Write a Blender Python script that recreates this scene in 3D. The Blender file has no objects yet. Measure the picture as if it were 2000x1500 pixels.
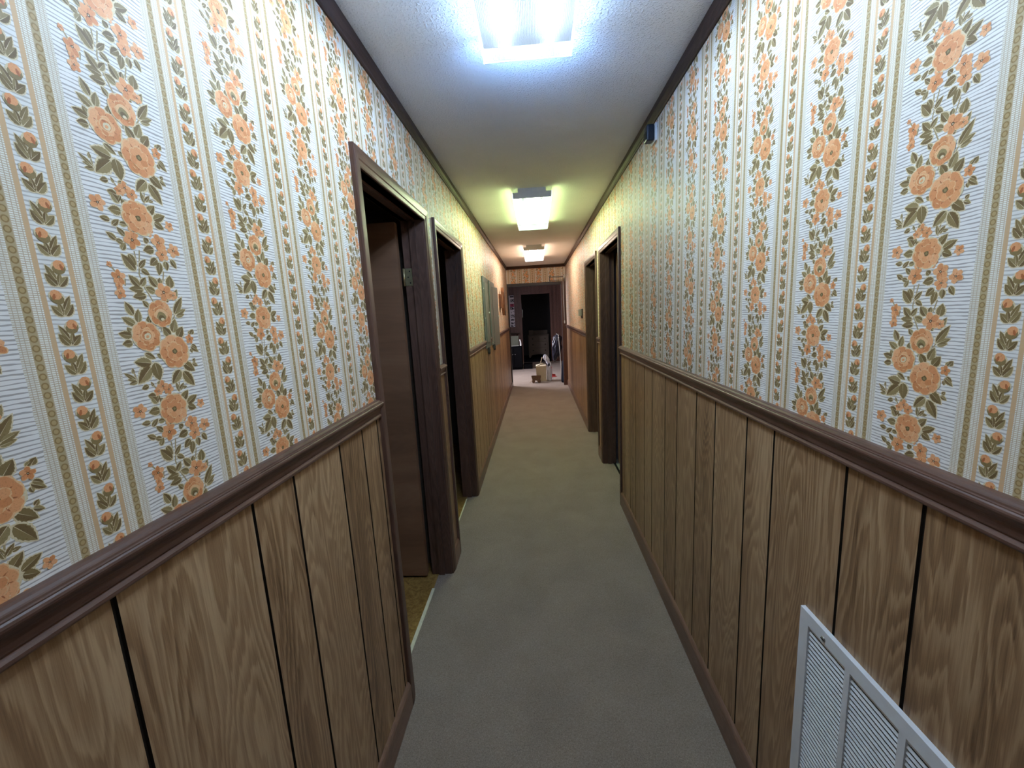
import bpy, bmesh, math, random
import numpy as np
from mathutils import Vector, Matrix

random.seed(7)
rng = np.random.default_rng(11)
C = bpy.context.scene.collection
PI = math.pi

# ------------------------------------------------------------------ layout
XL, XR = -0.5668, 0.6105          # faces of the two corridor walls
YB, YE = -1.60, 8.60              # wall behind the camera, end wall face
ZC = 2.44                         # ceiling
TW = 0.115                        # wall thickness
ZD = 2.013                        # clear height of the doorways (casing inner edge)
CW = 0.0575                       # casing width
# doorways: (outer casing start, outer casing end)
L_DOORS = [(1.390, 2.3054), (2.4475, 3.3688)]
R_DOORS = [(3.0826, 4.0524), (4.2366, 5.1698)]
CAM_Z = 1.5104

# ------------------------------------------------------------------ node helper
class NT:
    def __init__(s, name):
        s.mat = bpy.data.materials.new(name); s.mat.use_nodes = True
        s.t = s.mat.node_tree; s.t.nodes.clear()
        s.out = s.t.nodes.new('ShaderNodeOutputMaterial')
    def n(s, typ, **kw):
        nd = s.t.nodes.new(typ)
        for k, v in kw.items(): setattr(nd, k, v)
        return nd
    def put(s, sock, v):
        if isinstance(v, bpy.types.NodeSocket): s.t.links.new(v, sock)
        elif isinstance(v, (tuple, list)):
            v = tuple(v)
            if len(v) == 3 and len(sock.default_value) == 4: v = v + (1,)
            sock.default_value = v
        elif v is not None: sock.default_value = v
    def m(s, op, a, b=None, c=None, clamp=False):
        nd = s.n('ShaderNodeMath', operation=op, use_clamp=clamp)
        s.put(nd.inputs[0], a)
        if b is not None: s.put(nd.inputs[1], b)
        if c is not None: s.put(nd.inputs[2], c)
        return nd.outputs[0]
    def add(s, a, b): return s.m('ADD', a, b)
    def mul(s, a, b): return s.m('MULTIPLY', a, b)
    def step(s, x, lo, hi):              # smoothstep
        nd = s.n('ShaderNodeMapRange', interpolation_type='SMOOTHSTEP')
        s.put(nd.inputs[0], x); s.put(nd.inputs[1], lo); s.put(nd.inputs[2], hi)
        nd.inputs[3].default_value = 0; nd.inputs[4].default_value = 1
        return nd.outputs[0]
    def mapr(s, x, a, b, c, d):
        nd = s.n('ShaderNodeMapRange')
        for i, v in enumerate((x, a, b, c, d)): s.put(nd.inputs[i], v)
        return nd.outputs[0]
    def pos(s):
        nd = s.n('ShaderNodeTexCoord'); sp = s.n('ShaderNodeSeparateXYZ')
        s.t.links.new(nd.outputs['Object'], sp.inputs[0])
        return sp.outputs[0], sp.outputs[1], sp.outputs[2]
    def vec(s, x, y, z=0.0):
        nd = s.n('ShaderNodeCombineXYZ')
        for i, v in enumerate((x, y, z)): s.put(nd.inputs[i], v)
        return nd.outputs[0]
    def noise(s, v, scale=1.0, detail=2.0, rough=0.5, dist=0.0):
        nd = s.n('ShaderNodeTexNoise'); s.put(nd.inputs['Vector'], v)
        nd.inputs['Scale'].default_value = scale; nd.inputs['Detail'].default_value = detail
        nd.inputs['Roughness'].default_value = rough; nd.inputs['Distortion'].default_value = dist
        return nd.outputs[0]
    def voro(s, v, scale=1.0, feature='F1'):
        nd = s.n('ShaderNodeTexVoronoi', feature=feature); s.put(nd.inputs['Vector'], v)
        nd.inputs['Scale'].default_value = scale
        return nd.outputs['Distance']
    def mix(s, f, a, b, blend='MIX'):
        nd = s.n('ShaderNodeMix', data_type='RGBA', blend_type=blend)
        s.put(nd.inputs[0], f); s.put(nd.inputs[6], a); s.put(nd.inputs[7], b)
        return nd.outputs[2]
    def ramp(s, x, stops):
        nd = s.n('ShaderNodeValToRGB'); cr = nd.color_ramp
        while len(cr.elements) < len(stops): cr.elements.new(0.5)
        for e, (p, c) in zip(cr.elements, stops): e.position = p; e.color = tuple(c) + (1,)
        s.put(nd.inputs[0], x); return nd.outputs[0]
    def attr(s, name):
        nd = s.n('ShaderNodeAttribute', attribute_name=name); return nd
    def bump(s, h, strength, dist):
        nd = s.n('ShaderNodeBump'); s.put(nd.inputs['Height'], h)
        nd.inputs['Strength'].default_value = strength; nd.inputs['Distance'].default_value = dist
        return nd.outputs[0]
    def bsdf(s, col, rough=0.5, spec=0.5, metal=0.0, normal=None, sheen=0.0, coat=0.0):
        nd = s.n('ShaderNodeBsdfPrincipled')
        s.put(nd.inputs['Base Color'], col); s.put(nd.inputs['Roughness'], rough)
        s.put(nd.inputs['Specular IOR Level'], spec); s.put(nd.inputs['Metallic'], metal)
        nd.inputs['Sheen Weight'].default_value = sheen
        nd.inputs['Coat Weight'].default_value = coat
        if normal is not None: s.t.links.new(normal, nd.inputs['Normal'])
        s.t.links.new(nd.outputs[0], s.out.inputs[0])
        return nd

def plain(name, col, rough=0.5, spec=0.5, metal=0.0, var=0.12, scale=40.0, bump=0.0, coat=0.0):
    """painted / moulded surface: base colour broken up by a little procedural noise"""
    t = NT(name); tc = t.n('ShaderNodeTexCoord')
    nz = t.noise(tc.outputs['Object'], scale, 3, 0.6)
    lo = tuple(c * (1 - var) for c in col); hi = tuple(min(1, c * (1 + var)) for c in col)
    c = t.ramp(nz, [(0.3, lo), (0.7, hi)])
    nrm = t.bump(nz, bump, 0.002) if bump else None
    t.bsdf(c, rough, spec, metal, nrm, coat=coat)
    return t.mat

def wood(name, dark, mid, light, axis=2, rough=0.38, spec=0.5, gs=1.0, coat=0.0, contrast=1.0, use_attr=False, bump=0.12):
    """printed / stained wood grain running along an axis of the object (0 x, 1 y, 2 z)"""
    t = NT(name); x, y, z = t.pos()
    comp = [x, y, z]; along = comp[axis]
    oth = [comp[i] for i in range(3) if i != axis]
    u = t.add(oth[0], oth[1])
    w = oth[1]
    if use_attr:
        a = t.attr('plank'); sp = t.n('ShaderNodeSeparateColor'); t.t.links.new(a.outputs['Color'], sp.inputs[0])
        off1, off2, tone = sp.outputs[0], sp.outputs[1], sp.outputs[2]
        u = t.add(u, t.mul(off1, 37.0)); along = t.add(along, t.mul(off2, 23.0))
    # contour lines of a stretched noise field: cathedrals and knots
    wob = t.noise(t.vec(t.mul(u, 9.0 * gs), t.mul(along, 2.2 * gs), w), 1.0, 2.0, 0.5)
    f = t.noise(t.vec(t.mul(u, 6.5 * gs), t.mul(along, 1.05 * gs), t.mul(wob, 0.6)), 1.0, 1.0, 0.45)
    ph = t.add(t.mul(f, 26.0), t.mul(t.noise(t.vec(t.mul(u, 60.0 * gs), t.mul(along, 3.5 * gs), 0.0), 1.0, 3, 0.6), 2.1))
    saw = t.m('FRACT', ph)
    ring = t.mul(t.step(saw, 0.0, 0.62), t.m('SUBTRACT', 1.0, t.step(saw, 0.78, 1.0)))
    fib = t.noise(t.vec(t.mul(u, 520.0 * gs), t.mul(along, 9.0 * gs), 0.0), 1.0, 3.0, 0.65)
    broad = t.noise(t.vec(t.mul(u, 16.0 * gs), t.mul(along, 0.8 * gs), 3.0), 1.0, 2.0, 0.5)
    streak = t.step(t.noise(t.vec(t.mul(u, 75.0 * gs), t.mul(along, 2.6 * gs), 7.0), 1.0, 2.0, 0.5), 0.60, 0.74)
    v = t.add(t.mul(ring, -0.24 * contrast), t.add(t.mul(fib, 0.50 * contrast), t.mul(broad, 0.62)))
    v = t.add(v, t.mul(streak, -0.15 * contrast))
    if use_attr: v = t.add(v, t.mul(t.m('SUBTRACT', tone, 0.5), 0.22))
    col = t.ramp(v, [(0.02, dark), (0.36, mid), (0.72, light)])
    nrm = t.bump(fib, bump, 0.0006)
    r = t.mapr(fib, 0.3, 0.7, rough + 0.06, rough - 0.05)
    t.bsdf(col, r, spec, 0.0, nrm, coat=coat)
    return t.mat

# ------------------------------------------------------------------ mesh helper
class MB:
    """collects shapes and links them as ONE mesh object"""
    def __init__(s): s.v = []; s.f = []; s.mi = []; s.m = 0; s.sm = []
    def face(s, pts, smooth=False):
        b = len(s.v); s.v += [tuple(p) for p in pts]; s.f.append(tuple(range(b, b + len(pts)))); s.mi.append(s.m); s.sm.append(smooth)
    def faces(s, verts, faces, smooth=False):
        b = len(s.v); s.v += [tuple(p) for p in verts]
        for f in faces: s.f.append(tuple(b + i for i in f)); s.mi.append(s.m); s.sm.append(smooth)
    def box(s, x0, x1, y0, y1, z0, z1, bev=0.0):
        x0, x1 = min(x0, x1), max(x0, x1); y0, y1 = min(y0, y1), max(y0, y1); z0, z1 = min(z0, z1), max(z0, z1)
        if bev <= 0:
            V = [(x, y, z) for z in (z0, z1) for y in (y0, y1) for x in (x0, x1)]
            s.faces(V, [(0, 2, 3, 1), (4, 5, 7, 6), (0, 1, 5, 4), (2, 6, 7, 3), (0, 4, 6, 2), (1, 3, 7, 5)])
            return
        b = min(bev, (x1 - x0) * .49, (y1 - y0) * .49, (z1 - z0) * .49)
        bm = bmesh.new(); bmesh.ops.create_cube(bm, size=1)
        for v in bm.verts:
            v.co = Vector(((x0 + x1) / 2 + v.co.x * (x1 - x0), (y0 + y1) / 2 + v.co.y * (y1 - y0), (z0 + z1) / 2 + v.co.z * (z1 - z0)))
        bmesh.ops.bevel(bm, geom=list(bm.edges), offset=b, segments=2, affect='EDGES', profile=0.5)
        s.bm(bm)
    def bm(s, bm, mat=None, smooth=False):
        if mat is not None: bm.transform(mat)
        bm.verts.ensure_lookup_table(); bm.verts.index_update()
        s.faces([v.co[:] for v in bm.verts], [tuple(v.index for v in f.verts) for f in bm.faces], smooth)
        bm.free()
    def cyl(s, p0, p1, r0, r1=None, n=16, smooth=True, caps=True):
        r1 = r0 if r1 is None else r1
        p0, p1 = Vector(p0), Vector(p1); d = (p1 - p0).normalized()
        a = d.orthogonal().normalized(); b = d.cross(a)
        V = []
        for p, r in ((p0, r0), (p1, r1)):
            for i in range(n):
                t = 2 * PI * i / n; V.append(p + a * (r * math.cos(t)) + b * (r * math.sin(t)))
        F = [(i, (i + 1) % n, n + (i + 1) % n, n + i) for i in range(n)]
        s.faces(V, F, smooth)
        if caps:
            s.face([V[i] for i in reversed(range(n))]); s.face([V[n + i] for i in range(n)])
    def tube(s, pts, r, n=10):
        """round tube through a polyline; r a number or one radius per point"""
        pts = [Vector(p) for p in pts]; rs = r if isinstance(r, (list, tuple)) else [r] * len(pts)
        V = []; up = None
        for i, p in enumerate(pts):
            d = (pts[min(i + 1, len(pts) - 1)] - pts[max(i - 1, 0)]).normalized()
            a = d.orthogonal().normalized() if up is None else (up - d * up.dot(d)).normalized()
            up = a; b = d.cross(a)
            for k in range(n):
                t = 2 * PI * k / n; V.append(p + a * (rs[i] * math.cos(t)) + b * (rs[i] * math.sin(t)))
        F = [(i * n + k, i * n + (k + 1) % n, (i + 1) * n + (k + 1) % n, (i + 1) * n + k) for i in range(len(pts) - 1) for k in range(n)]
        F += [tuple(reversed(range(n))), tuple((len(pts) - 1) * n + k for k in range(n))]
        s.faces(V, F, True)
    def lathe(s, base, prof, n=20, axis='z'):
        V = []; base = Vector(base)
        for r, h in prof:
            for k in range(n):
                t = 2 * PI * k / n
                o = Vector((r * math.cos(t), r * math.sin(t), h))
                if axis == 'x': o = Vector((h, o.x, o.y))
                if axis == 'y': o = Vector((o.x, h, o.y))
                V.append(base + o)
        m = len(prof)
        F = [(i * n + k, i * n + (k + 1) % n, (i + 1) * n + (k + 1) % n, (i + 1) * n + k) for i in range(m - 1) for k in range(n)]
        F += [tuple(reversed(range(n))), tuple((m - 1) * n + k for k in range(n))]
        s.faces(V, F, True)
    def run(s, prof, y0, y1, xw, side):
        """moulding: profile of (depth off the wall, z) run along y on the wall at x = xw; side +1 into +x"""
        P = [(xw + side * d_, z) for d_, z in prof]; n = len(P)
        V = [(x, y0, z) for x, z in P] + [(x, y1, z) for x, z in P]
        s.faces(V, [(i, (i + 1) % n, n + (i + 1) % n, n + i) for i in range(n)] + [tuple(range(n)), tuple(reversed(range(n, 2 * n)))])
    def runx(s, prof, x0, x1, yw, side):
        P = [(yw + side * d_, z) for d_, z in prof]; n = len(P)
        V = [(x0, y, z) for y, z in P] + [(x1, y, z) for y, z in P]
        s.faces(V, [(i, (i + 1) % n, n + (i + 1) % n, n + i) for i in range(n)] + [tuple(range(n)), tuple(reversed(range(n, 2 * n)))])
    def prism(s, poly, axis, a0, a1):
        """extrude a 2D outline along x, y or z; outline is in the two other axes in order"""
        def P(p, a):
            return {'x': (a, p[0], p[1]), 'y': (p[0], a, p[1]), 'z': (p[0], p[1], a)}[axis]
        n = len(poly); V = [P(p, a0) for p in poly] + [P(p, a1) for p in poly]
        s.faces(V, [(i, (i + 1) % n, n + (i + 1) % n, n + i) for i in range(n)] + [tuple(range(n)), tuple(reversed(range(n, 2 * n)))])
    def build(s, name, mats, parent=None, recalc=True):
        me = bpy.data.meshes.new(name); me.from_pydata(s.v, [], s.f)
        for m in (mats if isinstance(mats, (list, tuple)) else [mats]): me.materials.append(m)
        me.polygons.foreach_set('material_index', s.mi); me.polygons.foreach_set('use_smooth', s.sm)
        me.update()
        if recalc:
            bm = bmesh.new(); bm.from_mesh(me)
            bmesh.ops.remove_doubles(bm, verts=bm.verts, dist=1e-6)
            bmesh.ops.recalc_face_normals(bm, faces=bm.faces); bm.to_mesh(me); bm.free()
        o = bpy.data.objects.new(name, me); C.objects.link(o)
        if parent is not None: link(o, parent)
        return o

def link(o, parent):
    """parent and keep the world place (parents here are only moved, never turned or scaled)"""
    o.parent = parent
    w = Vector((0, 0, 0)); p = parent
    while p is not None: w += p.location; p = p.parent
    o.location = o.location - w
def thing(name, label, cat, loc, group=None):
    o = bpy.data.objects.new(name, None); C.objects.link(o); o.location = loc
    o.empty_display_size = 0.1
    return tag(o, label, cat, group)
def tag(o, label, cat, group=None):
    o['label'] = label; o['category'] = cat
    if group: o['group'] = group
    return o
def struct(o, label=None, cat=None):
    o['kind'] = 'structure'
    if label: o['label'] = label
    if cat: o['category'] = cat
    return o
def sroot(name, loc, label=None, cat=None):
    o = bpy.data.objects.new(name, None); C.objects.link(o); o.location = loc; o.empty_display_size = 0.1
    return struct(o, label, cat)

# ------------------------------------------------------------------ materials
M = {}
M['core'] = plain('wall_core_dark', (0.02, 0.014, 0.010), 0.8, 0.2)
M['panel'] = wood('printed_wood_paneling', (0.085, 0.041, 0.018), (0.295, 0.168, 0.082), (0.49, 0.325, 0.180), axis=2, rough=0.36, spec=0.45, use_attr=True)
M['crown'] = wood('dark_walnut_crown', (0.018, 0.009, 0.008), (0.055, 0.030, 0.025), (0.10, 0.058, 0.048), axis=1, rough=0.48, spec=0.22, contrast=0.5, bump=0.03)
M['trim'] = wood('dark_walnut_trim', (0.040, 0.018, 0.011), (0.115, 0.058, 0.040), (0.19, 0.105, 0.074), axis=1, rough=0.34, spec=0.42, contrast=0.5, bump=0.03)
M['trimv'] = wood('dark_walnut_trim_upright', (0.032, 0.015, 0.010), (0.105, 0.055, 0.039), (0.18, 0.102, 0.073), axis=2, rough=0.42, spec=0.32, contrast=0.55, bump=0.04)
M['trimx'] = wood('dark_walnut_trim_across', (0.018, 0.008, 0.005), (0.055, 0.027, 0.018), (0.105, 0.055, 0.037), axis=0, rough=0.42, spec=0.32, contrast=0.55, bump=0.04)
M['base'] = wood('brown_baseboard_wood', (0.075, 0.038, 0.024), (0.20, 0.112, 0.076), (0.31, 0.19, 0.132), axis=1, rough=0.34, spec=0.5, contrast=0.5)
M['leaf'] = wood('door_veneer', (0.12, 0.060, 0.033), (0.235, 0.120, 0.066), (0.34, 0.19, 0.11), axis=0, rough=0.42, spec=0.4, contrast=0.16, gs=0.6, bump=0.03)
M['redwood'] = wood('reddish_wall_paneling', (0.035, 0.014, 0.010), (0.105, 0.045, 0.032), (0.18, 0.085, 0.06), axis=2, rough=0.42, contrast=0.7)
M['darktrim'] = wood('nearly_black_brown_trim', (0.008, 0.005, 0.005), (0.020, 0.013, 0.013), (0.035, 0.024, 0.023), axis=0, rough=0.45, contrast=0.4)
M['light_baffle'] = plain('dark_grey_lamp_baffle', (0.07, 0.07, 0.075), 0.7, 0.2)  # kept dark to tone down the brightness between the tubes
M['white'] = plain('white_enamel', (0.74, 0.75, 0.76), 0.42, 0.5, var=0.03)
M['lampmetal'] = plain('lamp_white_metal', (0.70, 0.71, 0.72), 0.5, 0.4, var=0.03)
M['greypaint'] = plain('grey_enamel_panel', (0.19, 0.205, 0.21), 0.42, 0.5, var=0.05, scale=15)
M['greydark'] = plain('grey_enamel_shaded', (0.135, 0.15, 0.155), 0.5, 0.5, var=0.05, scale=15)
M['blackgap'] = plain('dark_cavity', (0.008, 0.008, 0.009), 0.8, 0.2)
M['brass'] = plain('old_brass_plate', (0.42, 0.36, 0.20), 0.38, 0.5, 0.8, var=0.15)
M['strip'] = plain('pale_metal_threshold', (0.80, 0.78, 0.58), 0.4, 0.5, 0.0, var=0.08)
M['steel'] = plain('steel', (0.5, 0.5, 0.5), 0.3, 0.5, 0.9, var=0.05)
M['navy'] = plain('dark_navy_plastic', (0.012, 0.017, 0.030), 0.4, 0.4)
M['blackwood'] = plain('black_lacquer', (0.0025, 0.0025, 0.0035), 0.7, 0.08)
M['darkcloth'] = plain('dark_navy_cloth', (0.010, 0.012, 0.022), 0.9, 0.1, scale=200, bump=0.3)
M['thermo'] = plain('beige_grey_plastic', (0.46, 0.44, 0.40), 0.5, 0.4, var=0.05)
M['thermodark'] = plain('dark_grey_brown', (0.055, 0.05, 0.045), 0.5, 0.4)
M['carved'] = wood('carved_brown_wood', (0.07, 0.028, 0.012), (0.20, 0.085, 0.038), (0.34, 0.16, 0.08), axis=2, rough=0.4, contrast=0.5)
M['carton'] = plain('beige_card', (0.60, 0.53, 0.38), 0.8, 0.2, var=0.05, scale=20)
M['bagwhite'] = plain('white_plastic_film', (0.72, 0.74, 0.84), 0.35, 0.5, var=0.06, scale=30, bump=0.2)
M['bagblack'] = plain('black_plastic_film', (0.020, 0.020, 0.032), 0.22, 0.6, var=0.2, scale=12, bump=0.3)
M['red'] = plain('red_plastic', (0.42, 0.05, 0.045), 0.4, 0.5)
M['cart'] = wood('toy_cart_wood', (0.03, 0.012, 0.006), (0.10, 0.05, 0.022), (0.30, 0.18, 0.09), axis=0, rough=0.5, gs=4)
M['palewood'] = plain('pale_peeled_wood', (0.55, 0.42, 0.26), 0.5, 0.3)
M['dresser'] = plain('painted_cream_dresser', (0.25, 0.19, 0.15), 0.5, 0.4, var=0.06, scale=12)
M['knob'] = plain('dark_bronze_knob', (0.05, 0.035, 0.02), 0.35, 0.5, 0.6)
M['paper'] = plain('white_chart_paper', (0.72, 0.69, 0.74), 0.7, 0.2, var=0.04)
M['inkdark'] = plain('dark_print', (0.035, 0.035, 0.045), 0.7, 0.2)
M['inkred'] = plain('red_print', (0.42, 0.05, 0.10), 0.7, 0.2)
M['greengrey'] = plain('grey_green_board', (0.085, 0.090, 0.065), 0.5, 0.4)
M['porcelain'] = plain('white_porcelain', (0.82, 0.82, 0.78), 0.25, 0.5)
M['purple'] = plain('dull_violet_cloth', (0.06, 0.045, 0.065), 0.9, 0.1)
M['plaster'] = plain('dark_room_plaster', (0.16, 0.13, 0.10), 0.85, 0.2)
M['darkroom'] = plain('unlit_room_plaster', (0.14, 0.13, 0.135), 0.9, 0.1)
M['vinylpale'] = plain('pale_vinyl_floor', (0.42, 0.42, 0.37), 0.5, 0.4)

def mk_ceiling():
    t = NT('sprayed_texture_ceiling'); tc = t.n('ShaderNodeTexCoord').outputs['Object']
    a = t.noise(tc, 125.0, 2, 0.5, 0.2); b = t.noise(tc, 300.0, 2, 0.5)
    h = t.add(t.mul(t.step(a, 0.48, 0.74), 1.0), t.mul(b, 0.2))
    col = t.ramp(t.noise(tc, 3.0, 2, 0.5), [(0.3, (0.86, 0.86, 0.87)), (0.7, (0.91, 0.91, 0.92))])
    t.bsdf(col, 0.9, 0.08, 0, t.bump(h, 0.6, 0.006)); return t.mat
M['ceiling'] = mk_ceiling()

def mk_carpet():
    t = NT('short_pile_carpet'); tc = t.n('ShaderNodeTexCoord').outputs['Object']
    fine = t.noise(tc, 400.0, 4, 0.75); tuft = t.noise(tc, 190.0, 2, 0.6, 0.8); wear = t.noise(tc, 4.0, 3, 0.55, 0.5)
    v = t.add(t.mul(fine, 0.65), t.add(t.mul(tuft, 0.35), t.mul(wear, 0.12)))
    col = t.ramp(v, [(0.34, (0.110, 0.080, 0.060)), (0.56, (0.325, 0.258, 0.205)), (0.80, (0.63, 0.525, 0.435))])
    t.bsdf(col, 0.95, 0.1, 0, t.bump(t.add(fine, t.mul(tuft, 1.2)), 0.8, 0.004), sheen=0.15); return t.mat
M['carpet'] = mk_carpet()

def mk_lino():
    t = NT('orange_brown_linoleum'); tc = t.n('ShaderNodeTexCoord').outputs['Object']
    v = t.add(t.mul(t.noise(tc, 26.0, 4, 0.6, 1.5), 0.7), t.mul(t.noise(tc, 160.0, 2, 0.5), 0.3))
    col = t.ramp(v, [(0.32, (0.16, 0.075, 0.018)), (0.5, (0.30, 0.17, 0.045)), (0.68, (0.44, 0.28, 0.09))])
    t.bsdf(col, 0.45, 0.45); return t.mat
M['lino'] = mk_lino()

def mk_lamp(tag_, tint, lens_str, tube_str, clear, side_str, trc, lens_tint):
    t = NT('fluorescent_tube_' + tag_); e = t.n('ShaderNodeEmission')
    t.put(e.inputs[0], tint); e.inputs[1].default_value = tube_str; t.t.links.new(e.outputs[0], t.out.inputs[0])
    t2 = NT('prismatic_lens_' + tag_); x, y, z = t2.pos()
    # tiny moulded pyramids: the clear share of the plastic follows the prism grid
    gx = t2.m('PINGPONG', t2.mul(x, 1.0), 0.0024); gy = t2.m('PINGPONG', t2.mul(y, 1.0), 0.0024)
    g = t2.mul(t2.add(gx, gy), 1.0 / 0.0048)
    em = t2.n('ShaderNodeEmission'); t2.put(em.inputs[0], lens_tint); em.inputs[1].default_value = lens_str
    tr = t2.n('ShaderNodeBsdfTranslucent'); t2.put(tr.inputs[0], (trc, trc, trc))
    gl = t2.n('ShaderNodeBsdfGlossy'); gl.inputs['Roughness'].default_value = 0.35; t2.put(gl.inputs[0], (0.05, 0.05, 0.05))
    a1 = t2.n('ShaderNodeAddShader'); t2.t.links.new(em.outputs[0], a1.inputs[0]); t2.t.links.new(tr.outputs[0], a1.inputs[1])
    a2 = t2.n('ShaderNodeAddShader'); t2.t.links.new(a1.outputs[0], a2.inputs[0]); t2.t.links.new(gl.outputs[0], a2.inputs[1])
    tp = t2.n('ShaderNodeBsdfTransparent'); t2.put(tp.inputs[0], (0.95, 0.97, 0.97))
    mx = t2.n('ShaderNodeMixShader'); t2.put(mx.inputs[0], t2.mapr(g, 0.15, 0.85, 1 - clear * 1.5, 1 - clear * 0.5))
    t2.t.links.new(tp.outputs[0], mx.inputs[1]); t2.t.links.new(a2.outputs[0], mx.inputs[2])
    t2.t.links.new(mx.outputs[0], t2.out.inputs[0])
    t3 = NT('frosted_lens_side_' + tag_); e3 = t3.n('ShaderNodeEmission'); t3.put(e3.inputs[0], tuple(c ** 2.0 for c in tint)); e3.inputs[1].default_value = side_str
    d3 = t3.n('ShaderNodeBsdfDiffuse'); t3.put(d3.inputs[0], (.8, .82, .82)); a3 = t3.n('ShaderNodeAddShader')
    t3.t.links.new(e3.outputs[0], a3.inputs[0]); t3.t.links.new(d3.outputs[0], a3.inputs[1]); t3.t.links.new(a3.outputs[0], t3.out.inputs[0])
    t4 = NT('frosted_lens_end_' + tag_); e4 = t4.n('ShaderNodeEmission'); t4.put(e4.inputs[0], tuple(c ** 2.7 for c in tint)); e4.inputs[1].default_value = 14.0
    t4.t.links.new(e4.outputs[0], t4.out.inputs[0])
    return t.mat, t2.mat, t3.mat, t4.mat

# ------------------------------------------------------------------ wallpaper
WH = 0.2815                                   # vertical repeat
def mk_paper(name, comp, sgn, c0, W):
    """stripe ground: wavy grey lines on white, woven bands with bead chains; c0 = centre of one bud band"""
    t = NT(name); x, y, z = t.pos(); a = (x, y, z)[comp]
    n1 = t.noise(t.vec(t.mul(a, 20.0), t.mul(z, 60.0)), 1.0, 2, 0.5)
    n2 = t.noise(t.vec(t.mul(a, 34.0), t.mul(z, 170.0), 5.0), 1.0, 2, 0.6)
    ph = t.m('FRACT', t.add(t.mul(z, 1 / 0.0053), t.mul(n1, 0.95)))
    thr = t.mapr(n2, 0.3, 0.7, 0.16, 0.60)
    tri = t.m('ABSOLUTE', t.m('SUBTRACT', t.mul(ph, 2.0), 1.0))           # 0 centre .. 1 edges
    line = t.m('SUBTRACT', 1.0, t.step(tri, t.m('SUBTRACT', thr, 0.14), thr))
    ground = t.mix(line, (0.83, 0.785, 0.725), (0.43, 0.385, 0.345))
    u = t.m('SUBTRACT', t.m('FRACT', t.add(t.mul(t.m('SUBTRACT', a, c0), 1 / W), 0.5)), 0.5)
    dd = t.m('ABSOLUTE', t.mul(u, W))
    bt = t.n('ShaderNodeTexBrick', offset=0.0, squash=1.0)
    t.put(bt.inputs['Vector'], t.vec(dd, t.add(z, t.mul(t.noise(t.vec(t.mul(a, 60.), t.mul(z, 60.)), 1.0, 1), 0.0016))))
    t.put(bt.inputs['Color1'], (0.85, 0.82, 0.73)); t.put(bt.inputs['Color2'], (0.80, 0.76, 0.64)); t.put(bt.inputs['Mortar'], (0.56, 0.435, 0.295))
    bt.inputs['Scale'].default_value = 1.0; bt.inputs['Mortar Size'].default_value = 0.00052; bt.inputs['Mortar Smooth'].default_value = 0.3
    bt.inputs['Brick Width'].default_value = 0.0046; bt.inputs['Row Height'].default_value = 0.0025
    # outer weave is a shade looser than the inner one
    weave = t.mix(t.step(dd, 0.0425, 0.0435), bt.outputs[0], t.mix(0.25, bt.outputs[0], (0.52, 0.45, 0.34)))
    edge = t.add(0.0535, t.mul(t.m('SUBTRACT', n1, 0.5), 0.003))
    col = t.mix(t.step(dd, edge, t.add(edge, 0.0008)), weave, ground)
    bz = t.mul(t.m('SUBTRACT', t.m('FRACT', t.mul(z, 26 / WH)), 0.5), WH / 26)
    bd = t.m('SUBTRACT', dd, 0.0370)
    rr = t.m('SQRT', t.add(t.mul(bd, bd), t.mul(t.mul(bz, bz), 0.9)))
    bead = t.mix(t.step(rr, 0.0022, 0.0028), (0.46, 0.325, 0.15), t.mix(t.step(rr, 0.0034, 0.0044), (0.30, 0.190, 0.072), (0.47, 0.355, 0.19)))
    inb = t.m('SUBTRACT', 1.0, t.step(t.m('ABSOLUTE', bd), 0.0041, 0.0047))
    col = t.mix(inb, col, bead)
    inner = t.m('SUBTRACT', 1.0, t.step(dd, 0.0158, 0.0164))
    col = t.mix(inner, col, t.mix(t.mul(line, 0.75), (0.80, 0.77, 0.71), (0.45, 0.40, 0.34)))
    ol = t.m('SUBTRACT', 1.0, t.step(t.m('ABSOLUTE', t.m('SUBTRACT', dd, 0.0180)), 0.0026, 0.0032))
    och = t.mix(t.noise(t.vec(t.mul(a, 100.), t.mul(z, 300.)), 1.0, 2), (0.68, 0.41, 0.205), (0.60, 0.43, 0.25))
    col = t.mix(ol, col, och)
    tc = t.n('ShaderNodeTexCoord').outputs['Object']
    nrm = t.bump(t.add(t.mul(line, -0.5), t.noise(tc, 380.0, 2, 0.6)), 0.10, 0.0006)
    t.bsdf(col, 0.48, 0.22, 0, nrm)
    return t.mat
def mk_print():
    t = NT('wallpaper_flower_ink'); a = t.attr('ink'); tc = t.n('ShaderNodeTexCoord').outputs['Object']
    v = t.noise(tc, 560.0, 3, 0.75)
    col = t.mix(t.mapr(v, 0.35, 0.7, 0.0, 0.28), a.outputs['Color'], (0.85, 0.72, 0.5), 'MULTIPLY')
    col = t.mix(t.mul(t.step(v, 0.56, 0.68), 0.34), col, (0.10, 0.05, 0.02))
    t.bsdf(col, 0.46, 0.28); return t.mat
M['print'] = mk_print()

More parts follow.
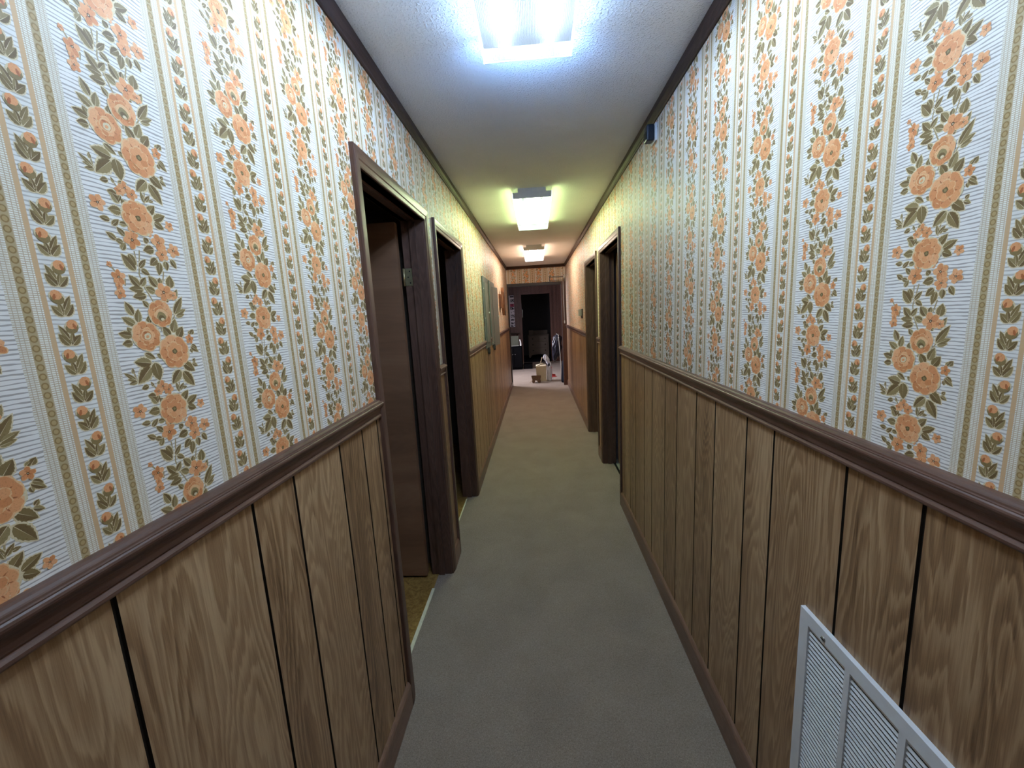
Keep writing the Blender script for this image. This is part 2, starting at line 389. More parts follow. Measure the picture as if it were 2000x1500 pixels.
# ---- printed flowers: one repeat, traced in 0.1 mm as (right, up) from the middle of the double rose
R_T =  [(-8,1843,235,'m'),(70,486,200,'s'),(-231,162,216,'w'),(191,-99,257,'b')]
F_T =  [(-557,1928,107),(-168,1515,126),(261,1542,125),(288,1375,109),(504,1458,107),(504,1826,76),(-128,-598,92),(-38,-659,85),(-216,-660,68),(-569,1141,40),(-473,978,102),(-488,861,53),(-494,763,81),(190,804,144),(347,764,75),(511,74,79),(-119,1642,83),(110,1689,88)]
L_T =  [(-259,1987,-343,2120,105),(-245,1880,-427,1880,118),(-434,1735,-568,1744,73),(-418,1669,-307,1761,73),(-307,1713,-185,1718,71),(-397,1483,-519,1564,78),(-306,1454,-416,1488,71),(-257,1553,-360,1655,76),(-352,1356,-277,1458,79),(149,1926,303,2081,121),(246,1875,457,1972,114),(250,1834,401,1764,109),(84,1514,23,1580,92),(159,1436,-17,1394,122),(183,1298,50,1192,109),(218,1253,168,1055,105),(319,1281,328,1141,98),(425,1320,505,1187,90),(-203,1091,-368,1299,135),(-265,1313,-176,1164,98),(-137,1138,-12,1268,75),(-113,1120,12,1046,80),(-183,869,-322,1018,114),(-165,880,-68,1006,88),(-140,824,-353,833,98),(-110,746,-320,718,107),(99,885,-16,1031,122),(46,799,-98,868,102),(-105,581,-187,669,77),(318,876,351,1066,143),(154,932,168,1019,81),(344,699,439,860,85),(253,674,174,694,54),(311,474,503,743,114),(358,480,534,550,75),(336,440,497,473,65),(-371,462,-456,646,110),(-322,359,-281,548,107),(-360,328,-544,432,106),(-445,215,-497,297,79),(-450,174,-635,218,104),(-461,83,-608,69,100),(-139,349,-146,448,90),(167,134,65,289,126),(222,194,305,399,132),(291,111,416,273,140),(558,155,618,224,79),(505,153,575,202,58),(514,-44,650,-145,79),(534,-22,633,-80,63),(507,-80,520,-152,58),(315,-292,509,-445,142),(483,-321,587,-373,63),(503,-300,553,-247,58),(-312,-85,-156,-176,87),(-34,-167,-122,-114,70),(-235,-232,-493,-191,147),(-256,-283,-492,-497,173),(-185,-233,-153,-505,171),(240,-399,51,-588,145),(279,-428,451,-679,156),(-516,-443,-675,-321,54),(-540,-350,-538,-268,41),(-508,-438,-641,-419,50),(-504,-470,-629,-482,54),(-349,-549,-460,-583,74),(-215,-543,-80,-521,49),(-271,-573,-303,-503,40),(149,-728,109,-570,59),(162,-707,251,-605,59),(151,-682,131,-620,39),(215,-681,302,-673,45),(-267,-727,-391,-692,98),(-160,-838,-213,-760,78),(-216,-715,-274,-814,59)]
S_T =  [(-83,1387,-157,1044),(-157,1044,-123,883),(-123,883,-16,661),(-167,1366,-165,1165),(259,1124,208,946),(64,399,26,225),(-538,-268,-504,-470),(-303,-503,-233,-624),(173,-580,146,-739),(-382,966,-403,866),(-553,1124,-492,1034),(-482,939,-490,782),(314,463,230,329)]
OR = [(0.72, 0.30, 0.125), (0.78, 0.36, 0.16), (0.66, 0.26, 0.10), (0.82, 0.41, 0.20)]
OLIVE = [(0.275, 0.195, 0.080), (0.33, 0.245, 0.11), (0.235, 0.162, 0.066)]
OLIVED = (0.185, 0.118, 0.048); CREAM = (0.74, 0.62, 0.40); PEACH = (0.82, 0.50, 0.26); RUST = (0.46, 0.15, 0.055); DARKC = (0.13, 0.07, 0.03)

class Tile:
    def __init__(s): s.p = []
    def poly(s, pts, col, lay): s.p.append((np.array(pts, float), col, lay))
    def ell(s, cx, cy, a, b, ang, col, lay, n=9, wob=0.0):
        ca, sa = math.cos(ang), math.sin(ang); P = []
        for i in range(n):
            t = 2 * PI * i / n; k = 1 + wob * random.uniform(-1, 1)
            px, py = a * k * math.cos(t), b * k * math.sin(t)
            P.append((cx + px * ca - py * sa, cy + px * sa + py * ca))
        s.poly(P, col, lay)
    def petal(s, cx, cy, ang, r0, L, w, col, lay, edge=PEACH):
        x, y = cx + math.cos(ang) * r0, cy + math.sin(ang) * r0
        s.ell(x, y, L * 1.16, w * 1.18, ang, edge, lay, 13, 0.10)
        s.ell(x, y, L, w, ang, col, lay + 1, 13, 0.13)
    def rose(s, cx, cy, r, kind):
        n_before = len(s.p)
        s.ell(cx, cy, r * 1.06, r * 1.03, 0, CREAM, 1, 18, 0.06)
        n = 8; a0 = random.uniform(0, 1)
        for i in range(n):
            a = a0 + 2 * PI * i / n + random.uniform(-.12, .12)
            s.petal(cx, cy, a, r * 0.66, r * 0.33, r * 0.36, random.choice(OR), 2)
        for i in range(n):                                   # rust shading strokes between the petals
            a = a0 + 2 * PI * (i + .5) / n + random.uniform(-.1, .1)
            s.ell(cx + math.cos(a) * r * .60, cy + math.sin(a) * r * .60, r * .15, r * .035, a, RUST, 4, 6)
        for i in range(6):
            a = a0 + .4 + 2 * PI * i / 6
            s.petal(cx, cy, a, r * 0.34, r * 0.24, r * 0.23, random.choice(OR), 5)
        if kind == 'w':
            s.ell(cx + r * .02, cy + r * .04, r * .44, r * .40, .3, PEACH, 7, 14, .04)
            s.ell(cx + r * .02, cy + r * .02, r * .36, r * .32, .3, OR[2], 8, 14, .04)
            s.ell(cx + r * .06, cy - r * .02, r * .27, r * .22, .5, CREAM, 9, 12, .05)
            s.ell(cx - r * .08, cy + r * .24, r * .14, r * .08, 0, RUST, 10, 8)
            s.ell(cx + r * .04, cy - r * .04, r * .13, r * .10, .5, OR[1], 10, 8)
        elif kind == 's':
            s.ell(cx, cy - r * .10, r * .52, r * .46, 0, PEACH, 7, 14, .05)
            s.ell(cx + r * .02, cy - r * .22, r * .38, r * .36, 0, OLIVE[1], 8, 14, .08)
            s.ell(cx + r * .02, cy - r * .34, r * .26, r * .22, 0, OLIVED, 9, 10, .1)
            s.ell(cx + r * .06, cy - r * .44, r * .16, r * .12, 0, CREAM, 10, 8)
        else:
            s.ell(cx, cy, r * .17, r * .17, 0, OLIVED, 7, 9, .2)
            s.ell(cx, cy, r * .09, r * .09, 0, OLIVE[1], 8, 7, .2)
        for i in range(5):                                   # short cream edges that catch the petal rims
            a = random.uniform(0, 2 * PI); q = random.uniform(.5, .92) * r
            s.ell(cx + math.cos(a) * q, cy + math.sin(a) * q, r * .03, r * .13, a, PEACH, 11, 6)
        s.p[n_before:] = [(P, c, l + 7) for P, c, l in s.p[n_before:]]
    def flower(s, cx, cy, r):
        a0 = random.uniform(0, 2)
        s.ell(cx, cy, r * .78, r * .75, 0, CREAM, 5, 12, .1)
        for i in range(5):
            s.petal(cx, cy, a0 + 2 * PI * i / 5 + random.uniform(-.15, .15), r * .55, r * .44, r * .35, random.choice(OR), 6)
        for i in range(5):
            a = a0 + 2 * PI * (i + .5) / 5
            s.ell(cx + math.cos(a) * r * .34, cy + math.sin(a) * r * .34, r * .16, r * .045, a, RUST, 8, 6)
        s.ell(cx, cy, r * .19, r * .17, 0, DARKC, 9, 8, .2)
        s.ell(cx, cy, r * .08, r * .08, 0, CREAM, 10, 6)
    def leaf(s, x0, y0, x1, y1, w, lay=1, col=None):
        dx, dy = x1 - x0, y1 - y0; L = math.hypot(dx, dy) or 1e-5
        ex, ey = dx / L, dy / L; nx, ny = -ey, ex
        w = w * .5 * 1.06
        prof = [(0, .0), (.10, .55), (.22, .80), (.30, .93), (.34, .84), (.46, 1.0), (.50, .88), (.62, .86), (.66, .70), (.78, .58), (.82, .44), (.91, .26), (1.0, 0)]
        def shape(k, side=None, over=0.0):
            P = []
            def pt(t, ww): return (x0 + ex * L * (t * (1 + 2 * over) - over) + nx * ww, y0 + ey * L * (t * (1 + 2 * over) - over) + ny * ww)
            if side is None:
                P = [pt(t, w * q * k) for t, q in prof] + [pt(t, -w * q * k) for t, q in reversed(prof[1:-1])]
            else:
                P = [pt(t, side * w * q * k) for t, q in prof]
            return P
        s.poly(shape(1.30, None, .07), CREAM, lay)
        s.poly(shape(1.0), col or random.choice(OLIVE), lay + 1)
        sd = random.choice((-1, 1))
        s.poly(shape(.85, sd), OLIVED if random.random() < .7 else OLIVE[2], lay + 2)
        hw = 0.00035
        s.poly([(x0 + nx * hw, y0 + ny * hw), (x0 + ex * L * .85, y0 + ey * L * .85), (x0 - nx * hw, y0 - ny * hw)], CREAM, lay + 3)
    def stem(s, x0, y0, x1, y1, w=.0011, col=(0.42, 0.32, 0.17)):
        dx, dy = x1 - x0, y1 - y0; L = math.hypot(dx, dy); nx, ny = -dy / L * w, dx / L * w
        s.poly([(x0 + nx, y0 + ny), (x1 + nx, y1 + ny), (x1 - nx, y1 - ny), (x0 - nx, y0 - ny)], col, 0)
    def arrays(s):
        s.p.sort(key=lambda q: q[2])
        V = np.concatenate([q[0] for q in s.p]); cnt = np.array([len(q[0]) for q in s.p])
        lay = np.repeat(np.array([q[2] + (i % 20) * .05 for i, q in enumerate(s.p)]), cnt); col = np.repeat(np.array([q[1] for q in s.p]), cnt, axis=0)
        return V, cnt, lay, col

def make_tiles():
    k = 1e-4
    A = Tile()
    for q in S_T: A.stem(*[c * k for c in q])
    for q in L_T: A.leaf(q[0] * k, q[1] * k, q[2] * k, q[3] * k, q[4] * k)
    for x, y, r, kind in R_T: A.rose(x * k, y * k, r * k, kind)
    for x, y, r in F_T: A.flower(x * k, y * k, r * k)
    B = Tile()                                              # bud sprigs: eight to a repeat, leaning left and right
    h = WH / 8
    for i in range(8):
        y = -WH / 2 + h * i; g = 1 if i % 2 else -1
        B.stem(g * .002, y - .014, g * .003, y + .006, .0007)
        B.leaf(-g * .001, y - .016, -g * .0115, y - .002, .0096, 1)
        B.leaf(g * .001, y - .016, g * .0125, y - .004, .0090, 1)
        B.leaf(-g * .001, y - .009, -g * .0095, y + .008, .0070, 1)
        B.leaf(g * .002, y - .013, g * .004, y + .000, .0060, 1)
        B.ell(g * .0045, y + .0065, .0092, .0076, .5 * g, CREAM, 5, 10)
        B.ell(g * .0045, y + .0045, .0078, .0066, .5 * g, OLIVE[0], 6, 10)
        B.ell(g * .0050, y + .0090, .0064, .0058, .5 * g, OR[1], 7, 9)
        B.ell(g * .0075, y + .0065, .0018, .0042, .3 * g, RUST, 8, 6)
    return A.arrays(), B.arrays()
TILE_A, TILE_B = make_tiles()

def wallpaper(name, parent, plane, at, sgn, rects, holes, c0, W, cols, phases, base_mat, zlo, zhi, ink_to):
    """one mesh: the paper ground plus the raised ink shapes printed on it.
    plane(a, z, h) -> xyz at distance h off the wall; a runs along the wall; sgn = direction of picture-right"""
    g = MB(); n = 0
    V = []; cnts = []; lays = []; colr = []
    for (tile, kind) in ((TILE_A, 'A'), (TILE_B, 'B')):
        tv, tc, tl, tcol = tile
        starts = np.concatenate([[0], np.cumsum(tc)[:-1]])
        for k in cols:
            ac = c0 + (k + (.5 if kind == 'A' else 0)) * W
            if kind == 'A': z0 = phases(k)
            else: z0 = 1.20
            for j in range(-7, 8):
                zc = z0 + j * WH
                if zc + .30 < zlo or zc - .30 > zhi: continue
                a = ac + sgn * tv[:, 0]; z = zc + tv[:, 1]
                ok = (z > zlo) & (z < zhi) & (a > ink_to[0]) & (a < ink_to[1])
                for h0, h1, hz in holes: ok &= ~((a > h0) & (a < h1) & (z < hz))
                pk = np.logical_and.reduceat(ok, starts)
                if not pk.any(): continue
                vk = np.repeat(pk, tc)
                V.append(np.stack([a[vk], z[vk], 0.00022 + 0.00004 * tl[vk]], 1)); cnts.append(tc[pk]); colr.append(tcol[vk])
    V = np.concatenate(V); cnts = np.concatenate(cnts); colr = np.concatenate(colr)
    G = []                                                  # ground rectangles
    for a0, a1, z0, z1 in rects: G += [(a0, z0, 0.0001), (a1, z0, 0.0001), (a1, z1, 0.0001), (a0, z1, 0.0001)]
    ng = len(rects)
    V = np.concatenate([np.array(G), V]); cnts = np.concatenate([np.full(ng, 4), cnts])
    colr = np.concatenate([np.zeros((ng * 4, 3)), colr])
    co = plane(V[:, 0], V[:, 1], V[:, 2])
    me = bpy.data.meshes.new(name)
    me.vertices.add(len(co)); me.vertices.foreach_set('co', co.astype(np.float32).ravel())
    me.loops.add(len(co)); me.loops.foreach_set('vertex_index', np.arange(len(co), dtype=np.int32))
    me.polygons.add(len(cnts)); me.polygons.foreach_set('loop_start', np.concatenate([[0], np.cumsum(cnts)[:-1]]).astype(np.int32))
    me.materials.append(base_mat); me.materials.append(M['print'])
    mi = np.ones(len(cnts), dtype=np.int32); mi[:ng] = 0
    me.polygons.foreach_set('material_index', mi)
    at_ = me.color_attributes.new('ink', 'FLOAT_COLOR', 'POINT')
    at_.data.foreach_set('color', np.concatenate([colr, np.ones((len(colr), 1))], 1).astype(np.float32).ravel())
    me.update(calc_edges=True); me.validate()
    o = bpy.data.objects.new(name, me); C.objects.link(o); link(o, parent)
    return o

# ------------------------------------------------------------------ corridor walls
def wall_boxes(doors, y0, y1, x0, x1):
    b = MB(); ys = y0
    for d0, d1 in doors:
        b.box(x0, x1, ys, d0 + CW - .004, 0, ZC); b.box(x0, x1, d0 + CW - .004, d1 - CW + .004, ZD + .004, ZC); ys = d1 - CW + .004
    b.box(x0, x1, ys, y1, 0, ZC)
    return b
def segs(doors, y0, y1, over=0.0):
    out = []; ys = y0
    for d0, d1 in doors: out.append((ys, d0 + over)); ys = d1 - over
    out.append((ys, y1)); return out

import random as _r
prng = _r.Random(3)
def planks(b, ya, yb, grooves, place):
    """board strips with bevelled edges between the grooves, each its own tone; returns tones per vertex"""
    tones = []; random = prng
    gs = [ya] + [g for g in grooves if ya + .01 < g < yb - .01] + [yb]
    for g0, g1 in zip(gs[:-1], gs[1:]):
        t = (random.random(), random.random(), random.random())
        a, c = (g0 + (.0024 if g0 != ya else 0)), (g1 - (.0024 if g1 != yb else 0)); bv = .0016; z0, z1 = 0.0, 1.20
        nv = len(b.v)
        b.face([place(a + bv, z0, .004), place(c - bv, z0, .004), place(c - bv, z1, .004), place(a + bv, z1, .004)])
        b.m = 1
        b.face([place(a, z0, .0004), place(a + bv, z0, .004), place(a + bv, z1, .004), place(a, z1, .0004)])
        b.face([place(c - bv, z0, .004), place(c, z0, .0004), place(c, z1, .0004), place(c - bv, z1, .004)])
        b.m = 0
        tones += [t] * (len(b.v) - nv)
    return tones
def panel_mesh(name, parts, parent, place):
    b = MB(); tones = []
    for ya, yb, gr in parts: tones += planks(b, ya, yb, gr, place)
    o = b.build(name, [M['panel'], M['core']], parent, recalc=False)
    ca = o.data.color_attributes.new('plank', 'FLOAT_COLOR', 'POINT')
    ca.data.foreach_set('color', np.concatenate([np.array(tones), np.ones((len(tones), 1))], 1).astype(np.float32).ravel())
    return o

# groove positions read off the photograph, continued with the same random-width rhythm
GR = [-1.33, -1.18, -.96, -.78, -.56, -.39, -.16, .02, .19, .42, .661, .830, 1.088, 1.230, 1.450, 1.622, 1.846, 2.022, 2.255, 2.415, 2.64, 2.80, 2.98]
GL = [-1.3, -1.05, -.9, -.68, -.45, -.28, -.05, .17, .457, .727, .866, 1.089, 1.242, 1.366]
def more(y, y1, seed):
    r = random.Random(seed); o = []
    while y < y1: o.append(y); y += r.choice((.14, .165, .175, .22, .235, .265))
    return o
GL += more(3.52, YE, 3); GR += more(5.30, YE, 5)

# left wall
wl = struct(wall_boxes(L_DOORS, YB, YE + TW, XL - TW, XL).build('wall_left', M['core']))
placeL = lambda a, z, h: (XL + h, a, z)
planeL = lambda a, z, h: np.stack([XL + h, a, z], 1)
panel_mesh('paneling', [(s0, s1, GL) for s0, s1 in segs(L_DOORS, YB, YE, .03)], wl, placeL)
M['paperL'] = mk_paper('striped_wallpaper_left', 1, 1, 0.479, 0.2475)
hl = [(d0 + CW - .01, d1 - CW + .01, ZD + .02) for d0, d1 in L_DOORS]
rl = [(s0, s1, 1.19, ZC) for s0, s1 in segs(L_DOORS, YB, YE, .03)] + [(d0 + .03, d1 - .03, ZD + .03, ZC) for d0, d1 in L_DOORS]
wallpaper('wallpaper', wl, planeL, 1, 1, rl, hl, 0.479, 0.2475, range(-4, 34), lambda k: 1.490 + (.137 if k % 2 else 0) - .012 * (k // 2), M['paperL'], 1.195, 2.425, (-.6, YE - .01))

# right wall
wr = struct(wall_boxes(R_DOORS, YB, YE + TW, XR, XR + TW).build('wall_right', M['core']))
placeR = lambda a, z, h: (XR - h, a, z)
planeR = lambda a, z, h: np.stack([XR - h, a, z], 1)
panel_mesh('paneling', [(s0, s1, GR) for s0, s1 in segs(R_DOORS, YB, YE, .03)], wr, placeR)
M['paperR'] = mk_paper('striped_wallpaper_right', 1, -1, 0.838, 0.2565)
hr = [(d0 + CW - .01, d1 - CW + .01, ZD + .02) for d0, d1 in R_DOORS]
rr_ = [(s0, s1, 1.19, ZC) for s0, s1 in segs(R_DOORS, YB, YE, .03)] + [(d0 + .03, d1 - .03, ZD + .03, ZC) for d0, d1 in R_DOORS]
wallpaper('wallpaper', wr, planeR, 1, -1, rr_, hr, 0.838, 0.2565, range(-6, 31), lambda k: 1.385 + (.141 if k % 2 == 0 else 0) - .042 * ((k + 1) // 2), M['paperR'], 1.195, 2.425, (-.6, YE - .01))

# end wall with the opening to the far room, wall behind the camera
OX0, OX1, OZ = -0.545, 0.520, 2.046
b = MB(); b.box(XL - TW - 1.2, OX0 - .006, YE, YE + TW, 0, ZC); b.box(OX1 + .006, XR + TW + 1.4, YE, YE + TW, 0, ZC); b.box(OX0 - .006, OX1 + .006, YE, YE + TW, OZ + .012, ZC)
we = struct(b.build('wall_end', M['core']))
planeE = lambda a, z, h: np.stack([a, YE - h, z], 1)
M['paperE'] = mk_paper('striped_wallpaper_end', 0, 1, -0.30, 0.2565)
wallpaper('wallpaper', we, planeE, 0, 1, [(XL, XR, 2.07, ZC)], [], -0.30, 0.2565, range(-2, 4), lambda k: 1.40 + (.14 if k % 2 else 0), M['paperE'], 2.075, 2.425, (XL + .03, XR - .03))
b = MB(); b.box(XL - TW, XR + TW, YB - TW, YB, 0, ZC); wb_ = struct(b.build('wall_back', M['core']))
b = MB(); b.face([(XL, YB + .002, 1.19), (XR, YB + .002, 1.19), (XR, YB + .002, ZC), (XL, YB + .002, ZC)])
M['paperB'] = mk_paper('striped_wallpaper_back', 0, 1, 0.0, 0.2565); b.build('wallpaper', M['paperB'], wb_, False)
b = MB(); tn = planks(b, XL, XR, [-.40, -.25, -.02, .14, .36, .52], lambda a, z, h: (a, YB + h, z))
o = b.build('paneling', [M['panel'], M['core']], wb_, recalc=False); ca = o.data.color_attributes.new('plank', 'FLOAT_COLOR', 'POINT')
ca.data.foreach_set('color', np.concatenate([np.array(tn), np.ones((len(tn), 1))], 1).astype(np.float32).ravel())

# ceiling and floors
b = MB(); b.box(XL - TW, XR + TW, YB - TW, YE + TW, ZC, ZC + .05); struct(b.build('ceiling', M['ceiling']))
b = MB(); TL = XL - .078; TR = XR + .098
b.box(XL, XR, YB, YE + TW, -.03, 0)
for d0, d1 in L_DOORS: b.box(TL, XL, d0 + CW, d1 - CW, -.03, 0)
for d0, d1 in R_DOORS: b.box(XR, TR, d0 + CW, d1 - CW, -.03, 0)
struct(b.build('floor', M['carpet']))

# chair rails, crown, baseboards
RAIL = [(0, 1.1780), (.009, 1.1780), (.0125, 1.1795), (.0145, 1.1825), (.0145, 1.1865), (.0125, 1.1895), (.0095, 1.1912), (.0095, 1.1930), (.0115, 1.1945),
        (.0120, 1.1985), (.0122, 1.2030), (.0130, 1.2075), (.0150, 1.2120), (.0180, 1.2160), (.0210, 1.2195), (.0228, 1.2225), (.0232, 1.2255), (.0222, 1.2285), (.0205, 1.2305),
        (.0205, 1.2320), (.0180, 1.2330), (.0172, 1.2355), (.0150, 1.2365), (.0128, 1.2395), (.0085, 1.2412), (0, 1.2415)]
CROWN = [(0, 2.383), (.006, 2.383), (.009, 2.388), (.0095, 2.395), (.013, 2.404), (.017, 2.414), (.0175, 2.430), (.018, 2.44), (0, 2.44)]
BASE = [(0, 0), (.0165, 0), (.0170, .010), (.0170, .088), (.0158, .099), (.0120, .107), (.0060, .1125), (0, .113)]
tn = [0]
def trim(builder, mat, nm=None):
    tn[0] += 1; return struct(builder.build(nm or 'trim_%d' % tn[0], mat))
PANELS = [(4.53, 4.98), (5.15, 5.74)]
lseg = segs(L_DOORS, YB, YE, .012); rseg = segs(R_DOORS, YB, YE, .012)
l3 = lseg.pop(); lseg += [(l3[0], PANELS[0][0]), (PANELS[0][1], PANELS[1][0]), (PANELS[1][1], YE)]
for s0, s1 in lseg: b = MB(); b.run(RAIL, s0, s1, XL, 1); trim(b, M['trim'])
for s0, s1 in rseg: b = MB(); b.run(RAIL, s0, s1, XR, -1); trim(b, M['trim'])
b = MB(); b.run(CROWN, YB, YE, XL, 1); trim(b, M['crown'])
b = MB(); b.run(CROWN, YB, YE, XR, -1); trim(b, M['crown'])
b = MB(); b.runx(CROWN, XL, XR, YE, -1); trim(b, M['trimx'])
b = MB()
for s0, s1 in segs(L_DOORS, YB, YE): b.run(BASE, s0, s1, XL, 1)
struct(b.build('baseboard_left', M['base']))
b = MB()
for s0, s1 in segs(R_DOORS, YB, YE): b.run(BASE, s0, s1, XR, -1)
struct(b.build('baseboard_right', M['base']))

# ------------------------------------------------------------------ doorways
CAS = [(0, .0085), (.004, .0105), (.018, .0125), (.022, .0150), (.040, .0168), (.052, .0173), (.0565, .0160), (.0575, .0125)]   # (across from the inner edge, depth)
def casing_mesh(y0, y1, xw, side, zt):
    """mitred casing round an opening; y0 / y1 are the outer edges"""
    b = MB(); a, c = y0 + CW, y1 - CW
    prof = [(0, 0)] + CAS + [(CW, 0)]
    def nodes(t, dpt):
        x = xw + side * dpt
        return [(x, a - t, 0), (x, a - t, zt + t), (x, c + t, zt + t), (x, c + t, 0)]
    for seg in range(3):
        b.m = 1 if seg == 1 else 0
        for (t0, d0), (t1, d1) in zip(prof[:-1], prof[1:]):
            n0, n1 = nodes(t0, d0), nodes(t1, d1)
            b.face([n0[seg], n0[seg + 1], n1[seg + 1], n1[seg]])
    return b
def door_set(num, y0, y1, xw, side, leaf_ang, hinge_z, near=False):
    """cased opening in a side wall; the leaf hangs on the far jamb and is swung into its room. side = +1 wall on the left"""
    r = sroot('door_%d' % num, (xw, (y0 + y1) / 2, 0))
    casing_mesh(y0, y1, xw, side, ZD).build('casing', [M['trimv'], M['trim']], r)
    a, c = y0 + CW + .004, y1 - CW - .004; s = -side
    b = MB(); X0, X1 = xw + side * .0005, xw + s * (TW + .002)
    b.box(X0, X1, a - .018, a, 0, ZD + .004); b.box(X0, X1, c, c + .018, 0, ZD + .004)
    b.m = 1; b.box(X0, X1, a - .018, c + .018, ZD + .004, ZD + .022)
    b.m = 0; sx0, sx1 = xw + s * .040, xw + s * .074                    # stop strips
    b.box(sx0, sx1, a, a + .011, 0, ZD - .007); b.box(sx0, sx1, c - .011, c, 0, ZD - .007)
    b.m = 1; b.box(sx0, sx1, a, c, ZD - .007, ZD + .004)
    b.build('jamb', [M['trimv'], M['trim']], r)
    # leaf, pivot on the room side of the far jamb
    w = (c - a) - .006; th = .035
    px, py = xw + s * (TW + .010), c - .002
    ca, sa = math.cos(leaf_ang), math.sin(leaf_ang)
    ex = Vector((s * sa, -ca, 0)); en = Vector((s * ca, sa, 0))           # along the leaf, leaf thickness (closed: towards the room)
    bm = bmesh.new(); bmesh.ops.create_cube(bm, size=1)
    bmesh.ops.bevel(bm, geom=list(bm.edges), offset=.002, segments=1, affect='EDGES')
    if near: py = a + .002; ex.y = -ex.y; en.y = -en.y
    o = Vector((px, py, 0))
    for v in bm.verts:
        u, t, z = (v.co.x + .5) * w + .012, (v.co.y + .5) * th - th, (v.co.z + .5) * (ZD - .022) + .014
        v.co = o + ex * u + en * t + Vector((0, 0, z))
    b = MB(); b.bm(bm); lf = b.build('door_leaf', M['leaf'], r)
    for side_ in (0, 1):
        kb = MB(); q = o + ex * (w - .06) + en * (-th if side_ == 0 else 0) + Vector((0, 0, .95)); dn = en * (-1 if side_ == 0 else 1)
        kb.cyl(q, q + dn * .006, .030, n=20); kb.cyl(q + dn * .006, q + dn * .032, .011, n=14)
        kb.tube([q + dn * t for t in (.030, .034, .042, .052, .060, .063)], [.013, .022, .028, .027, .018, .006], 16)
        kb.build('knob', M['brass'], lf)
    for hz in hinge_z:
        hb = MB(); xa = xw + s * .079; xb = xw + s * (TW + .001)
        hb.m = 0; hb.box(xa, xb, c - .0025, c + .0005, hz - .045, hz + .045, .001)
        hb.cyl((xb + s * .006, c - .004, hz - .045), (xb + s * .006, c - .004, hz + .045), .0055, n=12)
        hb.m = 1
        for dz in (-.030, 0, .030): hb.cyl((xa + s * (.012 if dz else .022), c - .0032, hz + dz), (xa + s * (.012 if dz else .022), c - .0022, hz + dz), .0036, n=10)
        hb.build('hinge', [M['brass'], M['blackgap']], r)
    return r
door_set(1, *L_DOORS[0], XL, 1, math.radians(91), (1.73,))
door_set(2, *L_DOORS[1], XL, 1, math.radians(91), (), True)
door_set(3, *R_DOORS[0], XR, -1, math.radians(91), ())
door_set(4, *R_DOORS[1], XR, -1, math.radians(93), ())

# thresholds
b = MB(); d0, d1 = L_DOORS[0]; b.prism([(TL - .010, -.002), (TL + .010, -.002), (TL + .007, .004), (TL - .007, .004)], 'y', d0 + CW + .006, d1 - CW - .14)
struct(b.build('trim_20', M['strip']))
b = MB(); d0, d1 = L_DOORS[1]; b.prism([(TL - .006, -.002), (TL + .006, -.002), (TL + .004, .003), (TL - .004, .003)], 'y', d0 + CW + .006, d1 - CW - .05)
struct(b.build('trim_21', M['strip']))
b = MB(); d0, d1 = R_DOORS[0]; b.prism([(TR - .004, -.002), (TR + .018, -.002), (TR + .014, .005), (TR, .005)], 'y', d0 + CW + .006, d1 - CW - .006)
struct(b.build('trim_22', M['blackgap']))
b = MB(); d0, d1 = R_DOORS[1]; b.prism([(TR - .004, -.002), (TR + .018, -.002), (TR + .014, .005), (TR, .005)], 'y', d0 + CW + .006, d1 - CW - .006)
struct(b.build('trim_23', M['blackgap']))

# rooms behind the doorways: shells with walls, a ceiling and their own floors
def room(nm, x0, x1, y0, y1, wall, floor, fx):
    b = MB(); t = .04
    xo = x1 if abs(x1) > abs(x0) else x0; sx = 1 if xo > 0 else -1
    b.box(xo, xo + sx * t, y0 - t, y1 + t, -.03, ZC); b.box(min(x0, x1), max(x0, x1), y0 - t, y0, -.03, ZC); b.box(min(x0, x1), max(x0, x1), y1, y1 + t, -.03, ZC)
    b.box(min(x0, x1), max(x0, x1), y0, y1, ZC, ZC + t)
    struct(b.build('wall_' + nm, wall))
    b = MB(); b.box(fx, xo, y0, y1, -.034, -.003); struct(b.build('floor', floor))
xi = XL - TW
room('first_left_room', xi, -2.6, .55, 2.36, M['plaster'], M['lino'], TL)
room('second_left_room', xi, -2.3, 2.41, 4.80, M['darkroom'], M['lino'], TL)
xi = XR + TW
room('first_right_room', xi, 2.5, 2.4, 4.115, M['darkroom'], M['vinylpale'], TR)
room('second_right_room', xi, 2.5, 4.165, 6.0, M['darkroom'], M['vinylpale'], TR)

# ------------------------------------------------------------------ opening to the far room and the far room itself
r = sroot('trim_30', (0, YE, 0))                      # dark liner and slim casing of the wide opening
b = MB(); y0, y1 = YE - .012, YE + TW + .012
b.box(OX0 - .006, OX0, y0, y1, 0, OZ + .012); b.box(OX1, OX1 + .006, y0, y1, 0, OZ + .012)
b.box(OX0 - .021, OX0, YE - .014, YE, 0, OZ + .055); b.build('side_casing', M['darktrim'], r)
b = MB(); b.box(OX1, XR, YE - .016, YE - .001, 0, OZ + .055); b.box(OX1 + .012, OX1 + .020, YE - .022, YE - .015, 0, OZ + .055); b.build('side_casing', M['redwood'], r)
b = MB(); b.box(OX0, OX1, y0, y1, OZ, OZ + .012); b.box(OX0 - .001, OX1 + .001, YE - .015, YE, OZ + .001, OZ + .055); b.build('head_casing', M['darktrim'], r)

